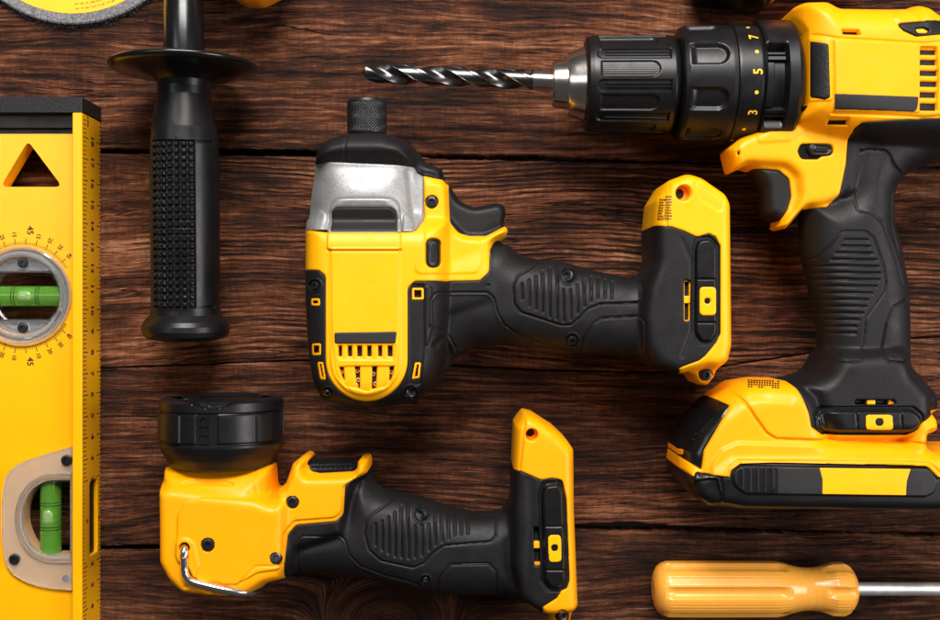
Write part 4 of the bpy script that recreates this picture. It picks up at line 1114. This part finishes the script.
    pnl = [(803, 261, 4), (817, 258, 6), (830, 246, 6), (842, 231.5, 8), (866, 231.5, 8), (874, 238, 10), (884, 268, 8), (886, 283, 8), (884.5, 292, 6), (866, 318, 6), (864, 340, 6), (863.5, 354, 4), (860, 361.5, 4), (822, 361.5, 4)]
    F.groove(pnl, .75, .55, 6, Z=Zh)
    F.panel([(803, 250), (803, 262)] + pnl[1:] + [(822, 330), (812, 290)], .45, .9, 6, Z=Zh)
    F.groove([(861, 152), (868, 149), (886, 150.5), (891, 157), (893, 165), (901, 174)], .7, .5, 5, Z=Zh)
    F.groove([(861, 150), (856, 165), (854.5, 200), (858, 211), (874, 215), (884, 225), (892, 250), (899, 272), (902, 284)], .75, .55, 6, Z=Zh)
    F.panel([(862, 151), (868, 149), (886, 150.5), (891, 158), (902, 176), (892, 194), (892, 226), (900, 258), (890, 236), (882, 220), (872, 213), (858, 209), (855.5, 200), (857, 166)], -.5, .8, 5, Z=Zh)
    F.groove([(906, 299), (893, 307), (886, 322), (883.5, 354), (888, 362), (906, 362)], .75, .55, 5, Z=Zh)
    F.panel([(908, 299), (894, 308), (887, 323), (884.5, 354), (889, 361), (908, 361)], .45, .8, 5, Z=Zh)
    F.groove([(858, 124), (850, 132), (846, 160), (842, 196)], 3, .8, 8, Z=Zh)
    for (a, b) in ((889, 355), (893, 355), (897, 355)): F.groove([(a, b), (a + 2.2, b)], .5, .3, 0, Z=Zh)
    # latch
    lat = F.sd([(815.5, 428, 8), (815.5, 415, 8), (822, 408.3, 8), (912, 408.6, 10), (922.5, 418, 8), (919, 429, 8), (911, 432.8, 5), (822, 432.5, 6)], 6)
    F.panel([(813, 430, 8), (813, 413, 8), (820, 406, 8), (914, 406, 10), (925, 416, 8), (921, 431, 8), (912, 435, 5), (820, 435, 6)], -1.2, .5, 6, Z=Zh)
    Zl2 = F.H + .3
    F.panel([(819, 424, 8), (818, 416, 8), (824, 411, 8), (911, 411.3, 10), (919, 418, 8), (916, 427, 8), (909, 430.5, 5), (825, 430, 6)], 1.8, 1.4, 6, Z=Zl2)
    for x in (855.5, 899.5): F.groove([(x, 411), (x, 430)], .5, .45, 0, Z=Zl2)
    slot = F.sd([(855, 400, 2), (895, 400, 2), (896, 404.8, 2), (855, 404.5, 2)], 2)
    black = np.minimum.reduce([S_, -yt, -tr, -bat_p, -base_p])
    core = F.sd([(798, 110, 0), (1010, 110, 0), (1010, 460, 0), (770, 460, 0), (770, 360, 0), (798, 340, 0)], 0, m=300)
    bg = F.part('black_grip', np.minimum.reduce([black, core, -slot]), RUB, t, Z=Zh, bw=.8, bd=.45)
    F.part('trigger', tr_r, RUB, t, bw=1.8, bd=1.2)
    F.part('slot_recess', slot, DARK, bg, Z=F.H - 3.5)
    F.part('slot_rail', np.minimum(slot, F.sd(rect(868, 398, 876, 407, 0), 0)), YEL, bg, Z=F.H - .8, bw=.3, bd=.2)
    F.part('slot_tab', np.minimum(slot, F.sd(rect(890, 398, 900, 407, 0), 0)), ORG, bg, Z=F.H - 1.6, bw=.3, bd=.2)
    btn = F.sd([(863.5, 413.8, 3.5), (891.5, 413.8, 3.5), (891.5, 429.6, 3.5), (863.5, 429.6, 3.5)], 2)
    bh = F.sd(circ(877.6, 421.5, 3.4), 0)
    lt = F.part('release_latch', lat, BLK, t, Z=Zl2, bw=1.3, bd=.9)
    F.part('release_button', np.minimum(btn, -bh), YEL2, lt, Z=F.H + 2.2, bw=.6, bd=.4)
    x, yy, z = F.pt((877.6, 421.5)); screw_at(x, yy, z + 1.0, .8, lt, 'pin', mat=STEEL)
    # battery pack
    F.groove([(700, 398), (719, 391), (731, 392.6), (744, 401.6), (755, 417.4), (766.6, 433), (775.6, 438.6), (806, 439.8), (928, 440.4), (1000, 441)], .9, .8, 5, Z=Zb)
    F.panel([(700, 380), (719, 391), (731, 392.6), (744, 401.6), (755, 417.4), (766.6, 433), (775.6, 438.6), (806, 439.8), (928, 440.4), (950, 400), (760, 360)], .5, .5, 5, Z=Zb)
    F.panel([(711, 490), (711, 464), (722, 449), (738, 442.5), (1010, 445), (1010, 490)], 1.3, 2.2, 14, Z=Zb)
    F.groove([(727, 478), (727.5, 468), (737, 460.5), (900, 461.5), (929, 463), (940, 474)], .8, .5, 6, Z=Zb)
    F.groove([(744, 400), (756, 396), (790, 400)], 2.5, .35, 6, Z=Zb)
    F.panel([(696, 404), (711, 394.5), (731, 404), (716, 423), (697, 446), (694, 466), (673, 455), (669, 440), (673, 428)], -.6, 1.0, 3, Z=Zb)
    bp = F.part('battery_pack', np.minimum.reduce([bat_r, -win]), YELW, t, Z=Zb, bw=.9, bd=.5)
    Zw = F.H - 1.4
    F.panel([(690, 422), (699, 406), (700, 418), (697, 424), (680, 427)], .5, .4, 4, Z=Zw)
    F.groove([(678, 429), (696, 424.5), (700.5, 418), (700, 406)], .5, .5, 4, Z=Zw)
    F.groove([(680, 438), (694, 440)], .5, .4, 0, Z=Zw); F.groove([(683, 433), (702, 434)], .5, .4, 0, Z=Zw)
    F.part('charge_window', np.minimum(win, S_), BLKG, bp, Z=Zw, bw=.5, bd=.3)
    F.part('charge_light', F.sd(rect(677.5, 448, 681.5, 453.5, 1), 1), ORG, bp, Z=F.H - 1.0, bw=.3, bd=.2)
    # black base with grip pad and label
    F.groove([(719.5, 470), (720, 505)], .9, .7, 0, Z=Zk)
    F.panel([(733, 484, 10), (733, 472, 8), (741, 465.5, 8), (930, 468, 10), (937.5, 480, 8), (934, 492, 8), (925, 496, 8), (744, 493.5, 10)], .9, .8, 8, Z=Zk)
    F.panel([(650, 500), (697, 480), (718, 478), (718, 520), (650, 520)], -1.6, 1.2, 4, Z=Zk)
    bb = F.part('battery_base', base_r, BLK, bp, Z=Zk, bw=1.4, bd=1.0)
    lblk = F.sd([(777, 466.5, 1), (928, 468.5, 9), (936, 480, 7), (933, 491, 7), (926, 495, 6), (777, 493, 1)], 6)
    lyel = F.sd([(818.8, 467.5, 0), (822, 479, 6), (821.7, 493.4, 0), (905, 494.6, 0), (905.7, 481, 6), (909.5, 468.6, 0)], 0)
    F.part('black_label', np.minimum(lblk, -lyel), LBL, bb, Z=Zk + .12, bw=.2, bd=.05)
    F.part('yellow_label', lyel, YEL2, bb, Z=Zk + .14, bw=.2, bd=.05)
    gp = F.sd([(733.5, 484, 10), (733.5, 472, 8), (741, 466, 8), (771, 466, 2), (775, 470, 2), (775, 488, 2), (771, 492.5, 2), (744, 492.5, 10)], 8)
    Zg = Zk + .4
    for x, a, b in ((738.5, 472, 486), (746, 468.5, 489.5), (753.5, 468.5, 490), (761, 468.5, 490), (768, 468.5, 490)): F.groove([(x, a), (x, b)], 1.25, 1.1, 0, Z=Zg)
    F.part('release_grip', gp, RUB, bb, Z=Zg, bw=.8, bd=.5)
    # caution marks printed on the shoulder
    acc = ([], [])
    for i in range(12):
        x = 747 + i * 2.7; h0 = 379.2 + .35 * i * .3
        for j in range(4):
            if random.random() < .25 and j in (0, 3): continue
            y_ = h0 + j * 2.1; c4 = [F.pt(q) for q in ((x, y_), (x + 1.9, y_), (x + 2.1, y_ + 1.5), (x + .2, y_ + 1.5))]
            add_quad(acc, [(p[0], p[1], p[2] + .75) for p in c4])
    mesh_np('caution_print', acc[0], acc[1], INK, bp, smooth=False)
    # ---- chuck, clutch and gearbox turned about one axis
    za = 36.0; kk = k(za)
    def X(px, r=58): return (px - 470) * k(za + r * kk)
    def PX(U, r): return 470 + (X0 + U) / k(za + r * kk)
    ya = W((0, 84.5), za)[1]; A = (1, 0, 0)
    X0 = X(553, 22)
    def prof(L): return [(X(px, r) - X0, r * kk) for px, r in L]
    O = (X0, ya, za)
    chuck = lathe('chuck_sleeve', O, A, prof([(588, 38), (589, 43), (591, 46.2), (596, 47.3), (677, 48), (680, 46.5), (682, 43)]), BLK, t, 540,
        lambda U, TH, RR: chuck_feat(PX(U, 47), TH, RR), step=.35, angle=32)
    jw = lathe('chuck_nose', O, A, prof([(553.3, 12), (553.5, 21), (555, 22.5), (568.5, 24.5), (569.5, 26), (570, 30.5), (572, 31.5), (587, 36.5), (588, 36)]), STEEL, t, 160, step=2, angle=25)
    def cf(U, TH, RR):
        px = PX(U, 56); th = (TH - R(11)) % (2 * math.pi)
        out = RR.copy()
        for i in range(8):
            c = R(-33 + 45 * i + 2) % (2 * math.pi)
            dth = (th - c + math.pi) % (2 * math.pi) - math.pi
            v = dth * 56; dx = px - 719
            d = np.where(dx > 0, np.hypot(dx, v), np.abs(v)) - 11.0
            d = np.maximum(d, 692 - px)
            out = out - 1.9 * sstep(-d / 3.4 + .3) * np.where(px < 706, np.clip((px - 686) / 12, 0, 1), 1)
        return out
    lathe('torque_clutch', O, A, prof([(683, 44), (685, 51), (687, 54.5), (692, 56.6), (735, 57.5), (739, 57.2), (740, 56.2)]), BLK, t, 480, cf, step=.4, angle=32)
    nc = lathe('number_collar', O, A, prof([(740, 56.2), (740.6, 57.6), (742, 58), (764, 58), (766, 57), (766.5, 52)]), BLK, t, 200, step=.5, angle=30)
    acc = ([], [])
    Rc = 58.0 * kk + .04
    def cyl(px, th, u, v, e):
        a = th - u / Rc  # u runs up the picture
        return (X(px) - v, ya - (Rc + e) * math.sin(a), za + (Rc + e) * math.cos(a))
    for px, py, s_ in ((757.5, 40, '7'), (758.5, 72.5, '5'), (756.5, 111, '3')):
        th = math.asin((py - 84.5) / 58) + R(11)
        add_text(acc, s_, 5.6, lambda u, v, e: cyl(px, th, u, v, e), .12)
    for px, py in ((755, 30.3), (758, 54), (757.5, 92), (751, 127.5), (744, 139)):
        th = math.asin(max(-1, min(1, (py - 84.5) / 58))) + R(11)
        add_quad(acc, [cyl(px, th, .85 * math.cos(a), .85 * math.sin(a), 0) for a in [2 * math.pi * i / 16 for i in range(16)]])
    mesh_np('torque_numbers', acc[0], acc[1], YINK, nc, smooth=False)
    def gf(U, TH, RR):
        px = PX(U, 56); th = (TH - R(11)) % (2 * math.pi)
        out = RR.copy()
        d0 = (th - R(11) + math.pi) % (2 * math.pi) - math.pi
        d0 = (TH - R(11) - R(1) + math.pi) % (2 * math.pi) - math.pi
        ins = sstep((R(41) - np.abs(d0)) * 12) * sstep((px - 767.5) / 1.5) * sstep((788.5 - px) / 1.5)
        out = out - 5.2 * ins
        for c in (-32, -27, 27, 32):
            dd = d0 - R(c); out = out + 2.2 * ins * (np.abs(dd) < R(2.0))
        out = out + 1.2 * ins * (px < 776) * (np.abs(d0) < R(24))
        return out
    lathe('gearbox_collar', O, A, prof([(765, 50), (766, 57), (768, 61), (771, 62.5), (801, 62.5), (803.5, 60.5), (806, 50)]), BLK, t, 320, gf, step=.6, angle=30)
    return F

def chuck_feat(px, TH, RR):
    th = (TH - R(11)) % (2 * math.pi); out = RR.copy()
    for i in range(18):
        c = (R(1.5) + R(20) * i) % (2 * math.pi)
        dth = (th - c + math.pi) % (2 * math.pi) - math.pi
        v = dth * 47
        if i % 2 == 0:     # open groove with two ridges
            dx = 604 - px
            d = np.where(dx > 0, np.hypot(dx, v), np.abs(v)) - 5.6; d = np.maximum(d, px - 672)
            ins = sstep(-d / 1.6 + .5)
            rid = ((np.abs(v - 1.2) < .8) | (np.abs(v + 2.2) < .8)) & (px > 607)
            out = out - .95 * ins + np.where(rid & (d < -1.5), .55, 0)
        else:              # pad with fine lines, round right end
            dx = px - 653
            d = np.where(dx > 0, np.hypot(dx, v), np.abs(v)) - 7.6; d = np.maximum(d, 602 - px)
            ins = sstep(-d / 1.6 + .5)
            out = out - .75 * ins + np.where(d < -1.5, .045 * np.cos(v * 2 * math.pi / 2.0), 0)
    return out
build_drill()

def build_bit():
    za = 36.0; kk = k(za)
    a = W((362, 72.8), za); b = W((566, 81.5), za)
    t = thing('drill_bit', 'dark twist drill bit with bright lips clamped in the drill chuck', 'drill bit', (450, 76))
    O = (a[0], a[1], za); A = (b[0] - a[0], b[1] - a[1], 0); L = math.hypot(A[0], A[1])
    r = 10.0 * kk; pitch = 106 * kk; Lf = 171 * kk
    def f(U, TH, RR):
        ph = (TH - 2 * math.pi * (U / pitch) + 2.5) % math.pi / math.pi     # two flutes
        run = np.clip((Lf - U) / 6, 0, 1)
        fl = np.where(ph < .56, np.sin(ph / .56 * math.pi) ** .75, 0)
        land = np.where(ph > .66, 1.0, 0) * .35
        out = RR * (1 - .48 * fl * run) - land * run * np.clip(RR / r, 0, 1)
        return out
    lathe('fluted_body', O, A, [(0, .15), (.6, .9), (1.6, r * .8), (1.9, r), (Lf, r)], BITM, t, 240, f, step=.3, angle=28, N=(0, 0, 1))
    lathe('shank', O, A, [(Lf - 4, r * .88), (Lf, r * .95), (L, r * .95)], STEEL, t, 64, step=3)
build_bit()

# ------------------------------------------------------------------ work light
def build_light():
    t = thing('work_light', 'yellow and black cordless work light with round black lens head at lower left of centre', 'work light', (350, 520))
    zc = 29
    F = Field(155, 405, 590, 640, zc)
    F.lump([(167.5, 466, 2), (274, 464, 2), (275.5, 493, 3), (262, 510), (166, 510, 3)], 26, 23, 6, 2.0, 3, z=31, kk=1)
    F.lump([(166, 484, 4), (178, 480, 8), (262, 490, 8), (278, 496), (292, 494), (292, 560), (286, 573, 3), (270, 577.5, 8), (255, 587.5, 12), (228, 590, 20), (189, 586, 10), (176, 573, 8), (166.8, 556, 8)], 25.5, 5, 17, 2.2, 6, z=36, kk=1.5)
    F.lump([(280, 488, 4), (287.5, 484, 8), (295, 461.5, 5), (304, 455.5, 3), (309.5, 457.5, 2), (306.5, 464, 3), (309, 472, 4), (356, 471, 4), (361, 457.8, 2), (368, 459.3, 3), (368.5, 471, 4), (356, 479, 8), (350, 500), (345, 530), (300, 545), (290, 573, 3), (270, 573)], 20, 4, 13, 2.4, 4, z=36)
    F.lump([(306, 460), (360, 460), (360, 480), (306, 480)], 11, 4, 6, 2, 3, z=34, kk=1)
    F.lump([(284, 532, 6), (340, 512), (350, 482), (367, 470, 4), (374.5, 483.5, 10), (381, 489, 8), (393, 493.5, 10), (421, 498, 20), (449, 508, 20), (474, 513.5, 20), (500, 512, 12), (513, 500, 8), (525, 500), (525, 600), (499, 595, 14), (438.7, 594, 20), (403, 586.5, 20), (368, 578, 20), (330, 573, 20), (284, 571.5, 3)], 16, 15, 3, 2.0, 10, z=32, kk=6)
    F.lump([(511.5, 500, 6), (512.5, 466, 4), (514.5, 424, 3), (523.5, 411.8, 3), (533, 414.5, 8), (554, 428, 6), (566, 439, 6), (571.5, 447, 6), (572, 506, 20), (575.8, 600, 4), (572, 605.5, 4), (560, 608, 4), (543, 608, 6), (520, 594, 12), (512, 560, 8)], 23, 5, 16, 2.4, 6, z=36)
    F.lump([(546, 600), (575, 600), (571, 622), (566, 632), (553, 632)], 13, 3, 10, 2, 4, z=42, kk=1)
    F.done(0.9)
    S_ = F.S
    yp = F.sd([(150, 440, 0), (300, 430, 0), (302, 452, 0), (312, 452, 0), (307, 464, 3), (309.5, 472, 5), (320, 473.5, 2), (353, 472, 5), (357.5, 468, 2), (360, 450, 0), (380, 450, 0), (374, 465, 0), (369, 471, 4), (355, 478.5, 8), (345.5, 485, 6), (343.6, 514, 8), (336, 521.3, 5), (296, 525, 8), (287.4, 535, 6), (286.5, 600, 0), (150, 640, 0)], 0, m=60)
    yr = np.minimum(yp, S_)
    tg = np.minimum.reduce([F.sd([(304, 458, 0), (361, 456, 0), (361, 475, 0), (307, 478, 0)], 0, m=20), S_, -yp])
    fy = F.sd([(500, 464, 0), (513, 468, 0), (520, 470.5, 5), (541, 480, 5), (552, 478, 5), (562.5, 480, 6), (566.5, 500, 4), (569.5, 580, 6), (567, 588, 5), (561, 591.5, 4), (557, 598, 3), (549, 603, 3), (543, 606, 0), (540, 650, 0), (600, 650, 0), (600, 400, 0), (500, 400, 0)], 0, m=60)
    fr = np.minimum(fy, S_)
    slot = F.sd([(533.5, 527, 2), (539, 527, 2), (540.5, 566, 2), (534.5, 566, 2)], 2)
    hole = F.sd(circ(531.6, 434.8, 6.3), 0)
    black = np.minimum.reduce([S_, -yp, -tg, -fy, -slot])
    Zy, Zb, Zf = F.H.copy(), F.H.copy(), F.H.copy()
    F.panel([(177, 560, 12), (178, 515, 14), (186, 502, 12), (204, 497.5, 8), (262, 499, 8), (286, 489, 8), (297, 470, 8), (310, 478), (360, 476), (343, 485, 8), (341, 512, 8), (334, 517, 8), (294, 520, 8), (283, 533, 8), (281, 568), (258, 572, 12), (236, 584, 10), (196, 582, 10)], .9, 0.9, 6, Z=Zy)
    F.groove([(254, 566), (262, 548), (272, 532), (277, 500)], 3.0, .2, 20, Z=Zy)
    F.groove([(240, 582), (256, 566), (286, 563)], .9, .3, 6, Z=Zy)
    F.panel([(178, 485, 3), (194, 480, 10), (222, 480, 10), (238, 485, 3)], -1.3, 1.0, 8, Z=Zy)
    F.groove([(256, 468), (257, 492)], .8, .4, 0, Z=Zy)
    F.groove([(167, 475), (274, 470)], 1.2, .5, 0, Z=Zy)
    F.groove([(186, 586), (215, 582), (240, 590)], 1.2, .5, 5, Z=Zy)
    for (x, y, r) in ((208, 544.5, 6.8), (292.5, 502, 6.4), (276, 558, 6.0)): F.panel(circ(x, y, r), -2.6, .35, 0, Z=Zy)
    boss = [(175, 556, 8), (176, 542, 6), (186, 536, 8), (195, 543, 6), (200, 566, 8), (195, 580, 8)]
    F.panel(boss, .9, 1.0, 6, Z=Zy)
    F.panel(circ(185, 547, 5.2), -3.5, .5, 0, Z=Zy)
    F.groove([(185, 547), (184.5, 566), (191, 579), (200, 585), (212, 590)], 2.2, 2.0, 5, Z=Zy)
    # handle relief
    gpn = [(395, 494), (393, 499, 5), (384, 506), (373, 514, 6), (366, 522, 6), (365, 534), (369, 550, 6), (381, 560.5), (413, 567.5, 5), (424, 563, 4), (433, 553), (444, 545.5, 4), (470, 543), (491, 541.5, 6), (496, 535, 5), (496, 517, 3), (489, 513)]
    F.groove(gpn, .75, .55, 5, Z=Zb)
    F.panel(gpn + [(474, 514), (449, 509), (421, 499)], .45, .8, 5, Z=Zb)
    rb = [(375.5, 524, 545), (382, 521, 550), (388.5, 517, 553), (395, 512, 556), (401.5, 506, 557), (408.5, 500, 558), (415, 526, 557), (422, 526, 555), (429, 524, 550), (435.5, 505, 545), (442, 508, 541), (448.5, 511, 538), (455, 513, 535), (461.5, 515, 534), (468, 517, 533)]
    for x, a, b in rb: F.groove([(x, a), (x, b)], .85, .65, 0, Z=Zb)
    F.groove([(437, 592), (439, 578), (450, 564), (489, 563.5), (496, 571), (496, 592)], .75, .5, 6, Z=Zb)
    F.panel([(438, 594), (440, 578), (451, 565), (488, 564.5), (495, 571), (495, 594)], .45, .8, 6, Z=Zb)
    F.groove([(299, 572), (298, 541), (302, 536), (340, 536), (345, 541), (349, 555), (360, 566), (385, 575), (405, 580), (425, 586)], .75, .55, 5, Z=Zb)
    F.panel([(300, 572), (300, 542), (304, 538), (339, 538), (344, 543), (348, 556), (358, 567), (380, 576), (340, 573)], -.5, .8, 5, Z=Zb)
    for (x, y, r) in ((421.5, 514, 7.0), (425.5, 580, 4.6)): F.panel(circ(x, y, r), -1.2, .4, 0, Z=Zb); F.groove(circ(x, y, r + .8), .8, -.3, 0, True, Z=Zb)
    # latch block
    lat = F.sd([(541, 492, 6), (544, 483, 5), (559, 481.5, 5), (564, 490, 5), (567, 580, 8), (562, 589, 6), (549, 589, 6), (543, 580, 6)], 5)
    F.panel([(538.5, 492, 6), (542, 481, 5), (560, 479.5, 5), (566, 490, 5), (569, 582, 8), (563, 591.5, 6), (547, 591.5, 6), (541, 582, 6)], -1.2, .5, 5, Z=Zb)
    Zl = F.H + .3
    F.panel([(543, 494, 6), (546, 486, 5), (558, 484.5, 5), (562, 491, 5), (564.5, 578, 8), (560, 586, 6), (551, 586, 6), (545.5, 578, 6)], 1.8, 1.3, 5, Z=Zl)
    for y in (525.5, 569): F.groove([(544, y), (565, y)], .5, .45, 0, Z=Zl)
    F.panel([(513, 468), (515, 424), (524, 412), (526, 425), (520, 470)], -.6, 1.0, 2, Z=Zf)
    F.groove([(525, 413), (523, 432), (520, 468)], .8, .25, 3, Z=Zf)
    F.panel([(534, 413), (556, 428), (573, 446), (573, 460), (556, 438)], -.5, 1.5, 4, Z=Zf)
    F.panel(circ(562, 615.5, 6.6), -1.8, .5, 0, Z=Zf)
    F.groove([(526, 600), (532, 520), (530, 480)], 3, .4, 10, Z=Zb)
    y = F.part('yellow_body', yr, YELW, t, Z=Zy, bw=.9, bd=.5)
    b = F.part('black_grip', black, RUB, t, Z=Zb, bw=.8, bd=.45)
    fo = F.part('yellow_base', np.minimum(fr, -hole), YELW, t, Z=Zf, bw=.9, bd=.5)
    Zt = F.H - .4
    for i in range(9): F.groove([(313 + i * 5, 460), (313 + i * 5, 466)], 1.0, .5, 0, Z=Zt)
    F.groove([(308, 467), (358, 466)], .8, .4, 0, Z=Zt)
    F.part('trigger', tg, BLK, t, Z=Zt, bw=1.0, bd=.6)
    btn = F.sd([(547, 533.5, 4.5), (561, 533, 4.5), (562, 561, 4.5), (548, 561.5, 4.5)], 2.5)
    bh = F.sd(circ(554.3, 546.5, 2.8), 0)
    lt = F.part('release_latch', lat, BLK, t, Z=Zl, bw=1.3, bd=.9)
    F.part('release_button', np.minimum(btn, -bh), YEL2, lt, Z=F.H + 2.2, bw=.6, bd=.4)
    x, yy, z = F.pt((554.3, 546.5)); screw_at(x, yy, z + 1.0, .8, lt, 'pin', mat=STEEL)
    F.part('slot_recess', slot, DARK, b, Z=F.H - 3.5)
    F.part('slot_rail', np.minimum(slot, F.sd(rect(532, 542, 542, 548.5, 0), 0)), YEL, b, Z=F.H - .8, bw=.3, bd=.2)
    F.part('slot_tab', np.minimum(slot, F.sd(rect(532, 563, 542, 570, 0), 0)), ORG, b, Z=F.H - 1.4, bw=.3, bd=.2)
    F.part('screw_tunnel', hole + .5, ORG, fo, Z=F.H - 5.5)
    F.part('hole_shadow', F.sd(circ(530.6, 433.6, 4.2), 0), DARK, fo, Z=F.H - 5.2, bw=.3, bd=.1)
    screws(F, [(208, 544.5)], 6.2, t, -.1); screws(F, [(292.5, 502), (276, 558)], 5.8, t, .1)
    screws(F, [(421.5, 514)], 6.4, t, .6); screws(F, [(425.5, 580)], 3.4, t, .8); screws(F, [(562, 615.5)], 5.6, t, .6)
    # hanging hook
    def P3(px, py, z): a, b_ = W((px, py), z); return (a, b_, z)
    tube('wire_hook', smooth3([P3(185, 546, 48), P3(184.8, 547, 53), P3(184.4, 551, 56.6), P3(184.4, 568, 56.6), P3(186.2, 576, 56.6), P3(192, 581.5, 56.4), P3(206, 585.5, 56), P3(226, 590, 55), P3(244, 592.3, 52), P3(257, 590, 45), P3(266, 584, 34)], 10), 1.75, CHROME, t, 20)
    # lens head
    za = 29.5; kk = k(za)
    Yt = lambda u, r=60: (310 - 396 - u) * k(za + r * kk)
    O = (W((221.8, 396), za)[0], W((221.8, 396), za)[1], za); A = (0, -1, 0)
    def pr(L): return [((O[1] - Yt(u, 60 if u < 50 else r)) if u >= 10 else u * .28, r * kk) for u, r in L]
    def hf(U, TH, RR):
        u = (310 - (O[1] - U) / k(za + 60 * kk)) - 396; th = ((TH + math.pi) % (2 * math.pi)) - math.pi; out = RR.copy()
        for q in range(4):
            for c, wd in ((-36, 54), (29, 35)):
                d = (th - R(c + 90 * q) + math.pi) % (2 * math.pi) - math.pi
                e = np.minimum(R(wd / 2) * 60 - np.abs(d) * 60, 14.2 - np.abs(u - 34))
                out = out + .85 * sstep(e / 1.6 + .5)
        d = (th - R(-8) + math.pi) % (2 * math.pi) - math.pi
        for q in range(3):
            d = (th - R(-4 + 120 * q) + math.pi) % (2 * math.pi) - math.pi
            s_ = np.clip(1 - (np.abs(d) / R(26)) ** 2, 0, 1)
            dp = np.where(s_ > 0, 5 + 8 * s_, 0)
            out = np.where(u < dp, out - 4.5 * sstep((dp - u) / 1.5), out)
        return out
    hd = lathe('lens_head', O, A, pr([(6, 40), (5, 47), (0, 50), (.3, 55), (3.5, 59.6), (6, 61), (17, 61.2), (18.5, 59.8), (50, 60.0), (51.5, 61.4), (54, 61.4), (60, 59), (66, 55.5), (72, 51), (75, 49), (76, 44)]), BLK, t, 420, hf, step=.4, angle=30)
    lathe('front_lens', O, A, pr([(7, 0.5), (7, 46)]), BLKG, hd, 90, cap=False)
    acc = ([], []); Rl = 60.0 * kk
    def cyl(u0, th, u, v, e):
        a = th + v / Rl; rr = Rl + .75 + e
        return (O[0] - rr * math.sin(a), Yt(u0) + u, za + rr * math.cos(a))
    bm = bmesh.new()
    V, Fc = glyph_verts('LED', 5.6)
    top = [bm.verts.new(cyl(34, R(3.5), p[0] * 1.35, p[1], 0.12)) for p in V]
    for f_ in Fc: bm.faces.new([top[i] for i in f_])
    ex = bmesh.ops.extrude_face_region(bm, geom=bm.faces[:])
    for v in ex['geom']:
        if isinstance(v, bmesh.types.BMVert):
            n = Vector((v.co.x - O[0], 0, v.co.z - za)).normalized(); v.co -= n * 0.7
    bm_obj('raised_lettering', bm, BLK, hd)
build_light()
# ------------------------------------------------------------------ camera and light
cd = bpy.data.cameras.new('camera'); cam = bpy.data.objects.new('camera', cd); COL.objects.link(cam)
cam.location = (0, 0, D / 1000); cd.sensor_width = 36; cd.lens = 36 * D / (940 * S)
cd.clip_start = 0.01; cd.clip_end = 10
sc.camera = cam
w = bpy.data.worlds.new('World'); sc.world = w; w.use_nodes = True
w.node_tree.nodes['Background'].inputs[0].default_value = (1, 0.98, 0.96, 1)
w.node_tree.nodes['Background'].inputs[1].default_value = 0.055
def area(name, loc, target, sx, sy, power, col=(1, 1, 1)):
    l = bpy.data.lights.new(name, 'AREA'); l.shape = 'RECTANGLE'; l.size = sx; l.size_y = sy; l.energy = power; l.color = col
    o = bpy.data.objects.new(name, l); COL.objects.link(o); o.location = loc
    o.rotation_euler = (Vector(target) - Vector(loc)).to_track_quat('-Z', 'Y').to_euler(); return o
area('softbox', (0.02, 0.70, 0.80), (0.02, 0.0, 0), 0.62, 0.45, 21, (1, 0.97, 0.93))
area('side_fill', (0.75, -0.05, 0.60), (0, 0, 0), 0.4, 0.4, 5.0, (1, 0.97, 0.95))  # unseen fill added to brighten right-facing sides such as the ruler edge
area('left_fill', (-0.62, 0.25, 0.85), (0, 0, 0), 0.30, 0.4, 1.0, (1, 0.98, 0.96))  # weak unseen fill added so the chuck nose has something bright to reflect
sc.view_settings.view_transform = 'Standard'; sc.view_settings.look = 'None'
sc.view_settings.exposure = 0; sc.view_settings.gamma = 1
sc.render.engine = 'CYCLES'
try:
    sc.cycles.use_denoising = True; sc.cycles.max_bounces = 10; sc.cycles.transmission_bounces = 10
except Exception: pass
